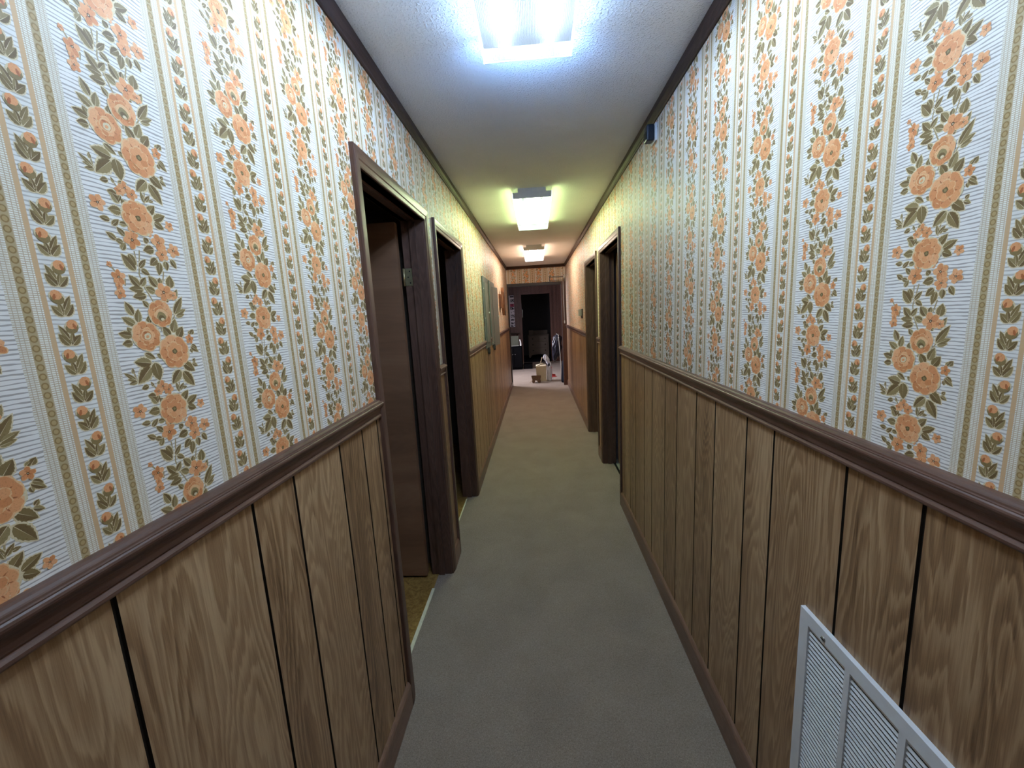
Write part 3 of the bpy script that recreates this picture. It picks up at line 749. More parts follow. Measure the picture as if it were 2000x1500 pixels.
FX0, FX1, FY0, FY1 = -1.62, 1.9, YE + TW, 12.90       # far room
WY0, WY1, WZ0, WZ1 = 9.02, 10.25, 0.80, 2.05          # its window, in the left wall
ID0, ID1, IDZ = -0.435, 0.425, 2.065                  # inner doorway
b = MB(); b.box(FX0 - .1, FX0, FY0, WY0, 0, ZC); b.box(FX0 - .1, FX0, WY1, FY1 + .1, 0, ZC); b.box(FX0 - .1, FX0, WY0, WY1, 0, WZ0); b.box(FX0 - .1, FX0, WY0, WY1, WZ1, ZC)
struct(b.build('wall_far_room_left', M['redwood']))
b = MB(); b.box(FX1, FX1 + .1, FY0, FY1 + .1, 0, ZC); struct(b.build('wall_far_room_right', M['redwood']))
def vpl(b, x0, x1, z0, z1, yf):                       # narrow boards with dark joints
    x = x0
    while x < x1 - 1e-6:
        w_ = min(random.choice((.09, .11, .14)), x1 - x); b.box(x + .002, x + w_ - .002, yf, yf + .09, z0, z1, 0); x += w_
b = MB(); vpl(b, FX0, ID0 - .01, 0, ZC, FY1); vpl(b, ID1 + .01, FX1, 0, ZC, FY1); vpl(b, ID0 - .01, ID1 + .01, IDZ + .01, ZC, FY1)
b.box(FX0, ID0 - .012, FY1 + .02, FY1 + .1, 0, ZC); b.box(ID1 + .012, FX1, FY1 + .02, FY1 + .1, 0, ZC); b.box(ID0 - .012, ID1 + .012, FY1 + .02, FY1 + .1, IDZ + .012, ZC)
struct(b.build('wall_far_room_end', M['redwood']))
b = MB(); b.box(FX0 - .1, FX1 + .1, FY0, 15.2, ZC, ZC + .05); struct(b.build('ceiling', M['ceiling']))
b = MB(); b.box(FX0 - .1, FX1 + .1, FY0, FY1 + .05, -.03, 0); struct(b.build('floor', M['carpet']))
# window with sash and pane, daylight lamp outside
r = sroot('window_1', (FX0, (WY0 + WY1) / 2, WZ0))
b = MB()
for ya, yb, za, zb in ((WY0, WY0 + .05, WZ0, WZ1), (WY1 - .05, WY1, WZ0, WZ1), (WY0, WY1, WZ0, WZ0 + .05), (WY0, WY1, WZ1 - .05, WZ1), (WY0, WY1, (WZ0 + WZ1) / 2 - .02, (WZ0 + WZ1) / 2 + .02)):
    b.box(FX0 - .08, FX0 - .03, ya, yb, za, zb)
b.build('window_frame', M['white'], r)
t = NT('window_glass'); tp = t.n('ShaderNodeBsdfTransparent'); gl = t.n('ShaderNodeBsdfGlossy'); gl.inputs[1].default_value = .02
mx = t.n('ShaderNodeMixShader'); mx.inputs[0].default_value = .06; t.t.links.new(tp.outputs[0], mx.inputs[1]); t.t.links.new(gl.outputs[0], mx.inputs[2]); t.t.links.new(mx.outputs[0], t.out.inputs[0])
b = MB(); b.box(FX0 - .058, FX0 - .053, WY0 + .04, WY1 - .04, WZ0 + .04, WZ1 - .04); b.build('window_pane', t.mat, r)
# inner doorway
r = sroot('door_5', (0, FY1, 0))
b = MB(); c = .07
b.box(ID0 - c, ID0, FY1 - .018, FY1, 0, IDZ + c); b.box(ID1, ID1 + c, FY1 - .018, FY1, 0, IDZ + c); b.box(ID0, ID1, FY1 - .018, FY1, IDZ, IDZ + c); b.build('casing', M['redwood'], r)
b = MB(); b.box(ID0 - .012, ID0, FY1, FY1 + .11, 0, IDZ + .012); b.box(ID1, ID1 + .012, FY1, FY1 + .11, 0, IDZ + .012); b.box(ID0, ID1, FY1, FY1 + .11, IDZ, IDZ + .012); b.build('jamb', M['redwood'], r)
b = MB(); b.box(ID0 + .004, ID0 + .030, FY1 + .05, FY1 + .053, 1.38, 1.62, .002); b.build('strike_plate', M['steel'], r)
# dark room beyond
b = MB(); b.box(-1.6, -1.5, FY1 + .1, 15.2, 0, ZC); b.box(1.5, 1.6, FY1 + .1, 15.2, 0, ZC); b.box(-1.5, 1.5, 15.1, 15.2, 0, ZC); struct(b.build('wall_inner_room', M['darkroom']))
b = MB(); b.box(-1.5, 1.5, FY1 + .05, 15.1, -.03, 0); struct(b.build('floor', M['darkcloth']))

# dresser
DX0, DX1, DY0, DY1 = -.300, .385, 14.20, 14.62
r = thing('dresser', 'cream dresser with arched apron seen through the dark inner doorway', 'dresser', ((DX0 + DX1) / 2, 14.4, 0))
b = MB(); b.box(DX0, DX1, DY0 + .012, DY1, .13, .735)
ap = [(DX0, .02), (DX0 + .07, .02), (DX0 + .09, .075)] + [(DX0 + .09 + (DX1 - DX0 - .18) * i / 8, .075 + .045 * math.sin(PI * i / 8)) for i in range(1, 8)] + [(DX1 - .09, .075), (DX1 - .07, .02), (DX1, .02), (DX1, .14), (DX0, .14)]
b.prism([(x, z) for x, z in ap], 'y', DY0, DY0 + .03)
b.box(DX0, DX0 + .05, DY1 - .05, DY1, 0, .14); b.box(DX1 - .05, DX1, DY1 - .05, DY1, 0, .14)
b.box(DX0, DX0 + .06, DY0, DY0 + .05, 0, .03); b.box(DX1 - .06, DX1, DY0, DY0 + .05, 0, .03)
b.build('body', M['dresser'], r)
b = MB(); b.box(DX0 - .015, DX1 + .015, DY0 - .018, DY1, .745, .768, .004); b.build('top', M['dresser'], r)
b = MB(); b.box(DX0 + .01, DX1 - .02, DY1 - .05, DY1 - .02, .768, .90, .004); b.build('back_rail', M['dresser'], r)
for i in range(3):
    z0 = .150 + i * .197
    b = MB(); b.box(DX0 + .045, DX1 - .045, DY0 - .004, DY0 + .02, z0, z0 + .185, .004); dr = b.build('drawer', M['dresser'], r)
    for kx in (DX0 + .15, DX1 - .12):
        b = MB(); b.lathe((kx, DY0 - .004, z0 + .095), [(.006, 0), (.007, -.010), (.016, -.016), (.018, -.022), (.010, -.028), (.001, -.029)], 14, 'y'); b.build('knob', M['knob'], dr)
b = MB(); b.box(-.275, -.13, 14.30, 14.42, .7685, .93, .006); tag(b.build('jewelry_box', M['dresser']), 'small pale box standing on the left end of the cream dresser', 'box')

# black cabinet and the things on it
r = thing('cabinet', 'low black cabinet standing left of the inner doorway in the far room', 'cabinet', (-.62, 11.5, 0))
b = MB(); b.box(-.86, -.425, 11.30, 11.72, .04, .62, .004); b.box(-.84, -.445, 11.32, 11.70, 0, .045); b.build('body', M['blackwood'], r)
b = MB(); b.box(-.875, -.410, 11.285, 11.73, .62, .640, .004); b.build('top', M['blackwood'], r)
for x0_, x1_ in ((-.855, -.647), (-.640, -.432)):
    b = MB(); b.box(x0_, x1_, 11.284, 11.302, .06, .605, .004); d_ = b.build('door', M['blackwood'], r)
    b = MB(); kx = x1_ - .03 if x0_ < -.7 else x0_ + .03; b.lathe((kx, 11.284, .42), [(.004, 0), (.005, -.010), (.012, -.016), (.012, -.020), (.001, -.024)], 12, 'y'); b.build('knob', M['steel'], d_)
b = MB(); b.box(-.80, -.500, 11.36, 11.40, .640, .915, .006); b.m = 1; b.box(-.80, -.498, 11.352, 11.405, .640, .652, .002)
tag(b.build('display_board', [M['greengrey'], M['thermo']]), 'grey-green board propped up on the black cabinet in the far room', 'board')
b = MB(); b.tube([(-.452, 11.36, .6405), (-.450, 11.36, .66), (-.449, 11.36, .71), (-.455, 11.36, .76), (-.468, 11.36, .80), (-.478, 11.36, .815)], [.030, .028, .022, .020, .018, .012], 16)
tag(b.build('vase', M['porcelain']), 'small white curved vase at the right end of the black cabinet', 'vase')
# step-like storage box at the foot of the doorway casing
b = MB(); b.box(-.40, -.16, 11.36, 11.80, 0, .105, .008); b.box(-.405, -.155, 11.355, 11.805, .105, .125, .004)
tag(b.build('storage_box', M['blackwood']), 'flat dark box lying on the carpet right of the black cabinet', 'box')
# wall shelf and printed chart on the end wall of the far room
r = thing('wall_shelf', 'narrow dark wooden shelf below the white chart on the far wall', 'shelf', (-.80, FY1, .93))
b = MB(); b.box(-1.10, -.53, FY1 - .12, FY1 - .001, .905, .935, .003); b.build('board', M['trimx'], r)
for x_ in (-1.0, -.62):
    b = MB(); b.prism([(FY1 - .001, .905), (FY1 - .10, .905), (FY1 - .09, .885), (FY1 - .03, .83), (FY1 - .001, .80)], 'x', x_, x_ + .02); b.build('bracket', M['trimv'], r)
r = thing('wall_chart', 'white paper chart with dark and red print hanging in the far room', 'chart', (-.80, FY1, 1.10))
b = MB(); b.box(-.98, -.655, FY1 - .008, FY1 - .003, 1.11, 2.06); b.build('sheet', M['paper'], r)
b = MB(); rr = random.Random(4); nx, nz = 9, 60; xa, xb, za, zb = -.790, -.660, 1.118, 2.045   # printed strip: one sheet of small cells
for j in range(nz):
    zone = ('b', 'w', 'd', 'd', 'w', 'r', 'r', 'd', 'd', 'w', 'l', 'w', 'd', 'd', 'w', 'd', 'w', 'd', 'l', 'd')[int((nz - 1 - j) / nz * 20)]
    for i in range(nx):
        q = rr.random(); b.m = 0
        if zone == 'd' and q < .72: b.m = 1
        if zone == 'r': b.m = 2 if q < .75 else 1
        if zone == 'l' and q < .3: b.m = 1
        if zone == 'b': b.m = 1
        if i < 1: b.m = 0
        x0_, x1_ = xa + (xb - xa) * i / nx, xa + (xb - xa) * (i + 1) / nx; z0_, z1_ = za + (zb - za) * j / nz, za + (zb - za) * (j + 1) / nz
        b.face([(x0_, FY1 - .0088, z0_), (x1_, FY1 - .0088, z0_), (x1_, FY1 - .0088, z1_), (x0_, FY1 - .0088, z1_)])
b.build('print', [M['paper'], M['inkdark'], M['inkred']], r)
b = MB(); b.cyl((-.99, FY1 - .010, 2.065), (-.645, FY1 - .010, 2.065), .008, n=12); b.build('hanging_rod', M['inkdark'], r)

# ------------------------------------------------------------------ things on the carpet beyond the opening
r = thing('gift_bag', 'tall beige paper bag with gabled top standing on the carpet', 'bag', (.062, 9.25, 0))
def gable(b, x0, x1, y0, y1, z1, zp):
    ym = (y0 + y1) / 2; xm = (x0 + x1) / 2
    lo = [(x0 + .006, y0 + .004, 0), (x1 - .004, y0 + .004, 0), (x1 - .004, y1 - .004, 0), (x0 + .006, y1 - .004, 0)]
    hi = [(x0, y0, z1), (x1, y0, z1 + .004), (x1, y1, z1 + .012), (x0, y1, z1 + .012)]
    mid = [(x0 + .012, ym - .004, zp - .035), (xm + .03, ym - .012, zp), (x1 - .012, ym, zp - .03)]
    V = lo + hi + mid
    F = [(0, 3, 2, 1), (0, 1, 5, 4), (1, 2, 6, 5), (2, 3, 7, 6), (3, 0, 4, 7), (4, 5, 10, 9), (4, 9, 8), (6, 7, 8, 9), (6, 9, 10), (5, 6, 10), (7, 4, 8)]
    b.faces(V, F)
b = MB(); gable(b, -.052, .172, 9.14, 9.36, .345, .402); b.build('body', M['carton'], r)
b = MB(); b.tube([(.045, 9.235, .385), (.05, 9.225, .41), (.07, 9.22, .43), (.10, 9.22, .43), (.118, 9.225, .41), (.120, 9.235, .385)], .004, 8); b.build('handle', M['knob'], r)
b = MB(); b.tube([(-.05, 9.50, .006), (.02, 9.44, .26), (.072, 9.395, .445), (.094, 9.378, .515)], .0075, 8)
tag(b.build('wooden_stick', M['palewood']), 'short pale stick poking out behind the top of the beige paper bag', 'stick')
# wooden toy cart
r = thing('toy_cart', 'little brown wooden cart in front of the beige paper bag', 'cart', (-.055, 9.03, 0))
b = MB(); x0_, x1_, ya, yb = -.160, .050, 8.975, 9.095
for (A, Bq) in (((x0_, ya), (x1_, ya)), ((x1_, ya), (x1_, yb)), ((x1_, yb), (x0_, yb)), ((x0_, yb), (x0_, ya))):
    o1 = .018; cx, cy = (x0_ + x1_) / 2, (ya + yb) / 2
    def inn(p, k): return (cx + (p[0] - cx) * k, cy + (p[1] - cy) * k)
    i0, i1 = inn(A, .80), inn(Bq, .80); j0, j1 = inn(A, .74), inn(Bq, .74); k0, k1 = inn(A, .94), inn(Bq, .94)
    b.faces([(*i0, .062), (*i1, .062), (*Bq, .150), (*A, .150), (*j0, .062), (*j1, .062), (*k1, .150), (*k0, .150)], [(0, 1, 2, 3), (5, 4, 7, 6), (3, 2, 6, 7), (1, 0, 4, 5)])
b.box(-.135, .025, 8.99, 9.08, .052, .066); b.build('tray', M['cart'], r)
for wx in (-.115, .008):
    for wy in (8.982, 9.088):
        b = MB(); b.cyl((wx, wy - .009, .033), (wx, wy + .009, .033), .033, n=20); b.cyl((wx, wy - .013, .033), (wx, wy + .013, .033), .009, n=10); b.build('wheel', M['cart'], r)
for wx in (-.115, .008):
    b = MB(); b.cyl((wx, 8.985, .033), (wx, 9.085, .033), .006, n=10); b.box(wx - .008, wx + .008, 9.0, 9.07, .03, .056); b.build('axle', M['cart'], r)
b = MB(); b.tube([(-.15, 9.03, .06), (-.175, 9.02, .03), (-.195, 9.01, .008)], .006, 8); b.build('pull_handle', M['palewood'], r)
# crumpled bags
def crumple(profile, n, seed, amp, lobes=5):
    """closed crumpled sack through rings (cx, cy, z, rx, ry)"""
    rr = random.Random(seed); V = []; ph = [rr.uniform(0, 6.28) for _ in range(6)]
    for i, (cx, cy, z, rx, ry) in enumerate(profile):
        for k in range(n):
            t = 2 * PI * k / n
            f = 1 + amp * (.55 * math.sin(lobes * t + ph[0] + i * .5) + .45 * math.sin((lobes * 2 + 1) * t + ph[1] - i * .9) + .45 * math.sin(3 * t + ph[2] + i * 1.7) + .5 * math.sin(9 * t + ph[3] + i * .8) + rr.uniform(-.18, .18))
            V.append((cx + rx * f * math.cos(t), cy + ry * f * math.sin(t), z + amp * .12 * rr.uniform(-1, 1) * min(rx, ry)))
    m = len(profile)
    F = [(i * n + k, i * n + (k + 1) % n, (i + 1) * n + (k + 1) % n, (i + 1) * n + k) for i in range(m - 1) for k in range(n)]
    F += [tuple(reversed(range(n))), tuple((m - 1) * n + k for k in range(n))]
    return V, F
r = thing('plastic_bag', 'white plastic bag with dark folds beside the beige paper bag', 'bag', (0.239, 9.24, 0))
V, F = crumple([(0.240, 9.24, .004, .046, .055), (0.240, 9.24, .05, .052, .06), (0.242, 9.24, .12, .053, .06), (0.244, 9.24, .19, .050, .06), (0.247, 9.24, .25, .047, .055), (0.252, 9.24, .31, .036, .042), (0.252, 9.24, .335, .016, .02)], 18, 3, .13, 4)
b = MB(); b.faces(V, F, False); b.build('body', M['bagwhite'], r)
V, F = crumple([(0.252, 9.24, .325, .016, .02), (0.242, 9.245, .36, .034, .036), (0.228, 9.25, .40, .046, .038), (0.210, 9.25, .435, .042, .032), (0.194, 9.25, .47, .050, .030), (0.180, 9.25, .505, .056, .028), (0.172, 9.25, .540, .046, .022), (0.164, 9.25, .570, .034, .016), (0.160, 9.25, .592, .010, .006)], 16, 8, .26, 3)
b = MB(); b.faces(V, F, False); b.build('knotted_top', M['bagwhite'], r)
b = MB(); b.tube([(0.214, 9.205, .40), (0.228, 9.203, .37), (0.220, 9.200, .34), (.224, 9.198, .31)], [.008, .012, .011, .005], 8); b.tube([(0.254, 9.20, .40), (0.246, 9.20, .36), (.246, 9.198, .33)], [.006, .009, .004], 8); b.build('dark_tie', M['bagblack'], r)
# cane with the black bag hung on it
r = thing('walking_cane', 'pale walking cane leaning beside the black plastic bag', 'cane', (.52, 9.62, 0))
b = MB(); b.tube([(.525, 9.50, .010), (.519, 9.55, .30), (.508, 9.60, .62), (.494, 9.64, .90), (.490, 9.645, .955)], [.0085, .0085, .0085, .0085, .009], 12); b.build('shaft', M['thermo'], r)
b = MB(); b.tube([(.490, 9.645, .945), (.487, 9.645, .985), (.482, 9.640, 1.000), (.462, 9.620, 1.006), (.440, 9.605, 1.004)], [.010, .010, .010, .009, .008], 12); b.build('handle', M['porcelain'], r)
b = MB(); b.lathe((.4925, 9.642, .905), [(.010, 0), (.015, .004), (.016, .012), (.015, .020), (.010, .024)], 14); b.build('collar', M['porcelain'], r)
b = MB(); b.lathe((.5252, 9.499, 0), [(.013, 0), (.014, .006), (.012, .030), (.009, .040)], 14); b.build('rubber_tip', M['blackgap'], r)
r = thing('garment_bag', 'crumpled shiny black plastic bag hanging against the pale cane', 'bag', (0.460, 9.75, .38))
V, F = crumple([(0.385, 9.77, .36, .014, .02), (0.390, 9.77, .40, .034, .035), (0.402, 9.77, .45, .058, .05), (0.425, 9.78, .51, .088, .06), (0.438, 9.78, .57, .104, .07), (0.446, 9.78, .63, .098, .07), (0.444, 9.78, .69, .112, .075), (0.454, 9.78, .75, .098, .07), (0.452, 9.78, .81, .102, .07), (0.464, 9.78, .87, .086, .06), (0.466, 9.78, .92, .088, .05), (0.468, 9.775, .96, .066, .03), (0.472, 9.77, .985, .018, .012)], 44, 12, .17, 4)
b = MB(); b.faces(V, F, True); b.build('body', M['bagblack'], r)
b = MB(); b.tube([(0.470, 9.77, .975), (0.476, 9.70, 1.010), (.445, 9.64, 1.024), (.447, 9.608, 1.020)], .006, 8); b.build('hanging_loop', M['bagblack'], r)
# red dustpan
r = thing('dustpan', 'small red dustpan lying on the carpet right of the white plastic bag', 'dustpan', (.36, 9.78, 0))
b = MB(); pr_ = [(.302, 9.70, .002), (.425, 9.76, .002), (.400, 9.86, .003), (.318, 9.83, .003)]
b.faces(pr_ + [(x, y, z + .006) for x, y, z in pr_], [(3, 2, 1, 0), (4, 5, 6, 7), (0, 1, 5, 4), (1, 2, 6, 5), (2, 3, 7, 6), (3, 0, 4, 7)])
b.faces([(.400, 9.86, .003), (.318, 9.83, .003), (.320, 9.835, .060), (.396, 9.863, .045), (.402, 9.866, .003), (.316, 9.836, .003), (.318, 9.841, .060), (.398, 9.869, .045)], [(0, 1, 2, 3), (5, 4, 7, 6), (3, 2, 6, 7), (1, 0, 4, 5), (0, 3, 7, 4), (2, 1, 5, 6)])
b.build('pan', M['red'], r)
b = MB(); b.tube([(.318, 9.835, .045), (.312, 9.84, .12), (.309, 9.845, .20), (.308, 9.85, .235)], [.009, .008, .010, .007], 10); b.build('handle', M['red'], r)
# dark cloth bag against the right-hand jamb
r = thing('tote_bag', 'dark navy cloth bag standing against the right side of the far opening', 'bag', (0.535, 8.98, 0))
V, F = crumple([(0.540, 8.98, .002, .052, .105), (0.542, 8.98, .06, .060, .115), (0.545, 8.985, .20, .056, .110), (0.548, 8.99, .34, .048, .10), (0.552, 8.99, .44, .036, .085), (0.554, 8.99, .49, .018, .06)], 24, 21, .06)
b = MB(); b.faces(V, F, True); b.build('body', M['darkcloth'], r)
for dy in (-.03, .03):
    b = MB(); b.tube([(0.554, 8.95, .47), (0.550 + dy * .3, 8.955, .54), (0.550 + dy * .3, 8.985, .575), (0.550 + dy * .3, 9.015, .54), (0.554, 9.03, .47)], .006, 8); b.build('strap', M['darkcloth'], r)

# ------------------------------------------------------------------ curtain rail and cord above the opening
r = thing('curtain_rail', 'slim double curtain rail with white end knob above the far opening', 'curtain rail', (.45, YE - .06, 2.15))
for z, m_ in ((2.188, 'greydark'), (2.122, 'greydark')):
    b = MB(); b.tube([(.285, YE - .058, z), (.600, YE - .058, z)], .0055, 10); b.build('rod', M[m_], r)
for x_ in (.30, .585):
    b = MB(); b.box(x_ - .008, x_ + .008, YE - .006, YE, 2.105, 2.205, .001); b.box(x_ - .004, x_ + .004, YE - .056, YE - .004, 2.184, 2.192); b.box(x_ - .004, x_ + .004, YE - .056, YE - .004, 2.118, 2.126); b.build('bracket', M['greydark'], r)
b = MB(); b.tube([(.596, YE - .058, 2.188), (.601, YE - .058, 2.188), (.608, YE - .058, 2.188)], [.012, .02, .012], 14); b.lathe((.592, YE - .064, 2.188), [(.004, .034), (.018, .026), (.024, .010), (.024, -.012), (.016, -.026), (.004, -.032)], 16, 'z'); b.build('end_knob', M['porcelain'], r)
r = thing('pull_cord', 'pale cord hanging down in front of the right casing of the far opening', 'cord', (.565, YE - .06, 2.11))
b = MB(); b.tube([(.560, YE - .052, 2.116), (.561, YE - .048, 1.95), (.563, YE - .044, 1.65), (.568, YE - .042, 1.33)], .0065, 8); b.build('cord', M['thermo'], r)
b = MB(); b.tube([(.568, YE - .042, 1.335), (.568, YE - .042, 1.32), (.568, YE - .042, 1.285), (.568, YE - .042, 1.265)], [.006, .011, .013, .007], 12); b.build('weight', M['thermo'], r)

# ------------------------------------------------------------------ left wall: breaker panels and carved ornament
def breaker(y0, y1, z0, z1, label, door, ajar, grp):
    r = thing('breaker_panel', label, 'electrical panel', (XL, (y0 + y1) / 2, z0), grp)
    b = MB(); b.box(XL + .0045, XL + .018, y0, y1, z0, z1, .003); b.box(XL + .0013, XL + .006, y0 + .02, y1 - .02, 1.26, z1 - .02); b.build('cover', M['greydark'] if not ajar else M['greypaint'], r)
    d0, d1, dz0, dz1 = door; th = math.radians(ajar); w = d1 - d0
    ex = Vector((math.sin(th), math.cos(th), 0)); en = Vector((math.cos(th), -math.sin(th), 0)); o = Vector((XL + .0195, d0, 0))
    bm = bmesh.new(); bmesh.ops.create_cube(bm, size=1); bmesh.ops.bevel(bm, geom=list(bm.edges), offset=.0015, segments=1, affect='EDGES')
    for v in bm.verts: v.co = o + ex * ((v.co.x + .5) * w) + en * ((v.co.y + .5) * .004) + Vector((0, 0, dz0 + (v.co.z + .5) * (dz1 - dz0)))
    b = MB(); b.bm(bm); dr = b.build('door', M['greypaint'], r)
    b = MB(); q = o + ex * (w - .025) + en * .004 + Vector((0, 0, (dz0 + dz1) / 2)); b.cyl(q, q + en * .010, .011, .009, 14); b.build('latch', M['porcelain'], dr)
    for zz in (z1 - .13, z0 + .33) if not ajar else (z1 - .03, z0 + .03):
        b = MB(); b.cyl((XL + .018, y0 + .022, zz), (XL + .022, y0 + .022, zz), .008, .006, 12); b.build('screw', M['porcelain'], r)
    b = MB(); yc = y0 + .22
    b.box(XL + .0045, XL + .026, yc - .045, yc + .045, z0 - .055, z0 - .0005, .002); b.box(XL + .0045, XL + .030, yc - .02, yc + .02, z0 - .075, z0 - .02, .002); b.build('dark_block', M['thermodark'], r)  # two dark blocks stacked under the cover
    return r
breaker(4.53, 4.98, 1.150, 1.925, 'grey breaker panel on the left wall, the closed one nearer the doors', (4.60, 4.915, 1.21, 1.865), 0, 'grey breaker panels on the left wall')
breaker(5.15, 5.74, 1.140, 1.925, 'grey breaker panel with its door ajar, beside the carved wooden ornament', (5.395, 5.705, 1.115, 1.862), 7.5, 'grey breaker panels on the left wall')

r = thing('wall_ornament', 'carved wooden ornament with rounded top and pointed tip on left wall', 'ornament', (XL, 6.72, 1.5))
b = MB(); b.box(XL + .0005, XL + .030, 6.60, 6.92, 1.612, 1.825, .004); b.box(XL + .030, XL + .055, 6.58, 6.66, 1.605, 1.818, .004); b.build('block', M['carved'], r)
ol = []
yc, hw = 6.76, .075
for i in range(9): t_ = PI * i / 8; ol.append((yc + hw * math.cos(t_), 1.86 + .07 * math.sin(t_)))
ol += [(yc - hw, 1.66), (yc - hw * .8, 1.60), (yc - hw * .3, 1.53), (yc, 1.495), (yc + hw * .3, 1.53), (yc + hw * .8, 1.60), (yc + hw, 1.66)]
b = MB(); b.prism(ol, 'x', XL + .030, XL + .072); b.build('paddle', M['carved'], r)
b = MB(); b.prism([(yc + (p - yc) * .6, 1.70 + (q - 1.70) * .8) for p, q in ol], 'x', XL + .072, XL + .082); b.build('raised_center', M['trimv'], r)
b = MB(); b.prism([(yc - .03, 1.535), (yc, 1.488), (yc + .03, 1.535), (yc, 1.60)], 'x', XL + .072, XL + .080); b.build('tip', M['blackgap'], r)

# ------------------------------------------------------------------ right wall: thermostat, sensor, return grille
r = thing('thermostat', 'small beige-grey thermostat on the right wall beyond the far doorway', 'thermostat', (XR, 5.66, 1.46))
b = MB(); b.box(XR - .012, XR - .0005, 5.575, 5.72, 1.405, 1.528, .003); b.build('dark_plate', M['thermodark'], r)  # flat dark plate behind the cover, reaching lower
b = MB(); b.box(XR - .052, XR - .012, 5.60, 5.71, 1.437, 1.522, .005); b.build('cover', M['thermo'], r)
b = MB(); b.box(XR - .045, XR - .035, 5.64, 5.66, 1.522, 1.530, .002); b.build('lever', M['porcelain'], r)

r = thing('motion_sensor', 'small dark box mounted under the crown moulding on the right wall', 'sensor', (XR, 2.25, 2.33))
b = MB(); b.box(XR - .008, XR - .0005, 2.195, 2.275, 2.292, 2.372, .002); b.build('mounting_plate', M['white'], r)
b = MB(); b.box(XR - .047, XR - .008, 2.205, 2.265, 2.297, 2.371, .009); b.build('housing', M['navy'], r)
b = MB(); b.box(XR - .0485, XR - .0465, 2.215, 2.255, 2.305, 2.340, .001); b.build('lens', M['blackgap'], r)

VY1, VY0, VZ1, VZ0 = .923, .361, .796, .236
r = thing('return_air_grille', 'large white louvred return air grille low on the right wall', 'vent', (XR, (VY0 + VY1) / 2, VZ0))
b = MB(); xf = XR - .0045; bw = .030; t_ = .0105
def fr(y0, y1, z0, z1): b.box(xf - t_, xf, y0, y1, z0, z1)
fr(VY0, VY1, VZ1 - bw, VZ1); fr(VY0, VY1, VZ0, VZ0 + bw); fr(VY0, VY0 + bw, VZ0 + bw, VZ1 - bw); fr(VY1 - bw, VY1, VZ0 + bw, VZ1 - bw)
b.build('frame', M['white'], r)
cw_ = .1148; mw = .0142
for k in range(3):
    y_ = VY1 - bw - cw_ * (k + 1) - mw * k
    b = MB(); b.box(xf - t_ + .001, xf, y_ - mw, y_, VZ0 + bw, VZ1 - bw); b.build('mullion', M['white'], r)
b = MB(); b.box(xf, xf + .0035, VY0 + .01, VY1 - .01, VZ0 + .01, VZ1 - .01); b.build('duct_shade_sheet', M['blackgap'], r)  # black sheet stands in for the shade inside the duct
for k in range(4):                                        # one bank of blades between each pair of bars
    ya = VY1 - bw - cw_ * (k + 1) - mw * k; yb_ = ya + cw_; b = MB(); z = VZ0 + bw + .004
    while z < VZ1 - bw - .004:
        b.prism([(xf - .0070, z - .0027), (xf - .0063, z - .0025), (xf - .0040, z + .0026), (xf - .0047, z + .0028)], 'y', ya, yb_); z += .0114
    b.build('louver_bank', M['white'], r)
for y_, z_ in ((.842, VZ1 - .020), (.442, VZ1 - .020), (.842, VZ0 + .020), (.442, VZ0 + .020)):
    b = MB(); b.m = 0; b.lathe((xf - t_, y_, z_), [(.0062, 0), (.0060, -.0012), (.0040, -.0026), (.0005, -.0030)], 16, 'x'); b.m = 1; b.box(xf - t_ - .0033, xf - t_ - .0024, y_ - .0045, y_ + .0045, z_ - .0008, z_ + .0008); b.build('screw', [M['steel'], M['blackgap']], r)

# ------------------------------------------------------------------ ceiling lights
def lamp(y0, y1, label, tag_, tint, lens_str, tube_str, clear, side_str, end_lens, trc, lens_tint):
    tube_m, lens_m, side_m, end_m = mk_lamp(tag_, tint, lens_str, tube_str, clear, side_str, trc, lens_tint)
    r = thing('ceiling_light', label, 'light fixture', (0.005, (y0 + y1) / 2, ZC), 'fluorescent ceiling lights along the corridor')
    cx = 0.007; hw = .150
    b = MB(); b.box(cx - .107, cx + .107, y0 + .004, y1 - .004, 2.4075, ZC - .0005, .003); b.build('housing', M['lampmetal'], r)
    b = MB(); b.box(cx - .1475, cx + .1475, y0 + .006, y1 - .006, 2.4045, 2.4074); b.build('light_baffle', M['light_baffle'], r)  # dark sheet added to cut glare and stop light leaking up to the ceiling
    for y_, yy in ((y0, y0 + .0035), (y1 - .0035, y1)):
        b = MB(); b.prism([(cx - hw + .004, 2.366), (cx + hw - .004, 2.366), (cx + hw - .001, 2.410), (cx - hw + .001, 2.410)], 'y', y_, yy); b.build('end_plate', M['lampmetal'], r)
    for dx in (-.071, .071):
        b = MB(); b.cyl((cx + dx, y0 + .075, 2.3765), (cx + dx, y1 - .075, 2.3765), .0125, n=12, caps=True); tb = b.build('tube', tube_m, r)
        for ya, yb_ in ((y0 + .060, y0 + .075), (y1 - .075, y1 - .060)):
            b = MB(); b.cyl((cx + dx, ya, 2.3765), (cx + dx, yb_, 2.3765), .0115, n=12); b.build('tube_cap', M['porcelain'], tb)
    # thin wraparound lens: a bottom sheet and two turned-up sides with a rim
    b = MB(); e = .0015; ya, yb_ = y0 + .0004, y1 - .0004
    b.prism([(cx - hw, 2.364), (cx - hw + .006, 2.360), (cx + hw - .006, 2.360), (cx + hw, 2.364), (cx + hw - e, 2.3648), (cx + hw - .0064, 2.3615), (cx - hw + .0064, 2.3615), (cx - hw + e, 2.3648)], 'y', ya, yb_)
    b.m = 1
    b.box(cx - hw, cx - hw + e, ya, yb_, 2.364, 2.412); b.box(cx + hw - e, cx + hw, ya, yb_, 2.364, 2.412)
    b.m = 2
    if end_lens: b.box(cx - hw, cx + hw, yb_, yb_ + e, 2.362, 2.412)
    b.build('lens', [lens_m, side_m, end_m], r)
    return r
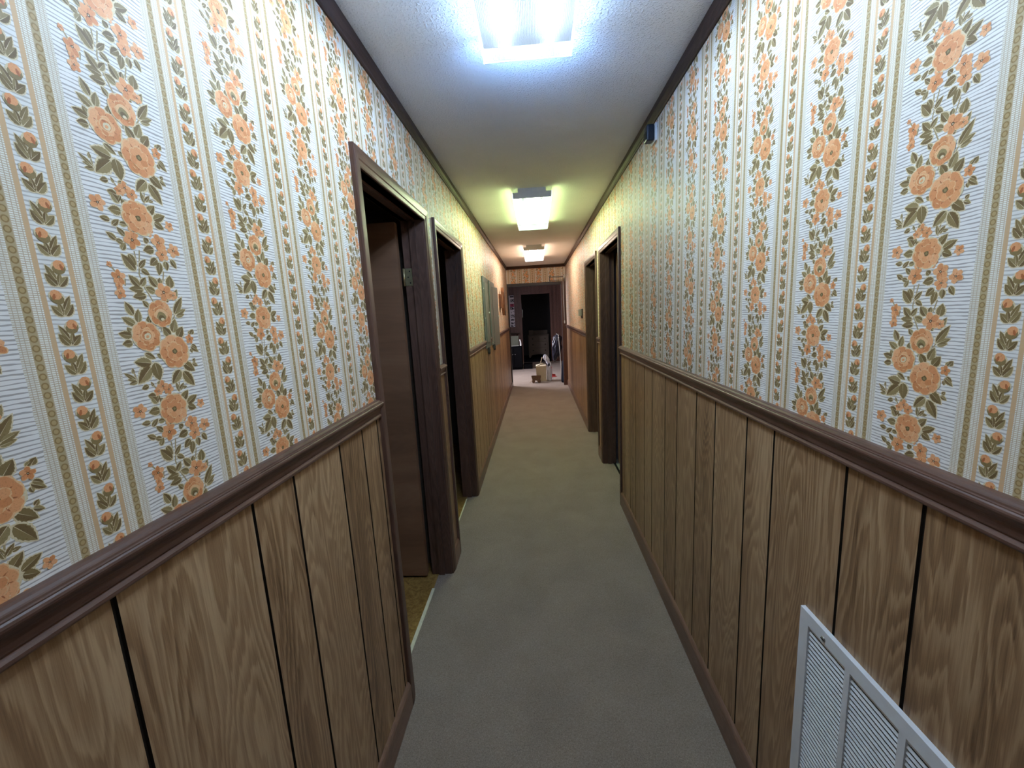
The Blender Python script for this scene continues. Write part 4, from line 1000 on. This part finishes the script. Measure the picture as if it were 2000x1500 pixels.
LAMPS = [
    (0.372, 1.592, 'nearest fluorescent ceiling light, bluish white, cut off by the top of the frame', 'blue', (0.61, 0.775, 1.0), 0.10, 178.0, .28, 3.2, True, .010, (0.61, 0.80, 1.0)),
    (3.350, 4.570, 'greenish fluorescent ceiling light in the middle of the corridor', 'green', (0.86, 1.0, 0.62), 0.15, 245.0, .24, 2.2, False, .003, (0.66, 1.0, 0.78)),
    (6.040, 7.260, 'farthest fluorescent ceiling light, warm white, closest to the end wall', 'warm', (1.0, 0.82, 0.68), 0.5, 175.0, .28, 2.2, False, .05, (1.0, 0.97, 0.95))]
for L_ in LAMPS: lamp(*L_)

# daylight through the far room's window
ld = bpy.data.lights.new('window_daylight', 'AREA'); ld.shape = 'RECTANGLE'; ld.size = WY1 - WY0; ld.size_y = WZ1 - WZ0; ld.energy = 36; ld.color = (.92, .88, 1.0)
lo = bpy.data.objects.new('window_daylight', ld); C.objects.link(lo); lo.location = (FX0 - .35, (WY0 + WY1) / 2 - .05, (WZ0 + WZ1) / 2 + .25)
lo.rotation_euler = Vector((1, .0, -.55)).to_track_quat('-Z', 'Y').to_euler()
w = bpy.data.worlds.new('World'); bpy.context.scene.world = w; w.use_nodes = True
w.node_tree.nodes['Background'].inputs[0].default_value = (.6, .7, .9, 1); w.node_tree.nodes['Background'].inputs[1].default_value = .3

# ------------------------------------------------------------------ camera and view
p_, y_, r_ = -.1662, .0655, .0529; F_PX = 815.5243
Rz = Matrix.Rotation(y_, 3, 'Z'); Rx = Matrix.Rotation(p_, 3, 'X'); Ry = Matrix.Rotation(r_, 3, 'Y')
R3 = Rz @ Rx @ Ry
cd = bpy.data.cameras.new('camera'); cam = bpy.data.objects.new('camera', cd); C.objects.link(cam)
mw_ = Matrix((R3.col[0], R3.col[2], -R3.col[1])).transposed().to_4x4(); mw_.translation = (0, 0, CAM_Z); cam.matrix_world = mw_
cd.sensor_fit = 'HORIZONTAL'; cd.sensor_width = 36; cd.lens = F_PX / 2000 * 36; cd.clip_start = .02; cd.clip_end = 60
sc = bpy.context.scene; sc.camera = cam
sc.view_settings.view_transform = 'Standard'; sc.view_settings.look = 'None'; sc.view_settings.exposure = 2.36; sc.view_settings.gamma = 1.0; sc.view_settings.use_curve_mapping = False
sc.cycles.use_denoising = True; sc.cycles.max_bounces = 10; sc.cycles.diffuse_bounces = 6; sc.cycles.transparent_max_bounces = 12; sc.cycles.sample_clamp_indirect = 4.0; sc.cycles.caustics_reflective = False; sc.cycles.caustics_refractive = False
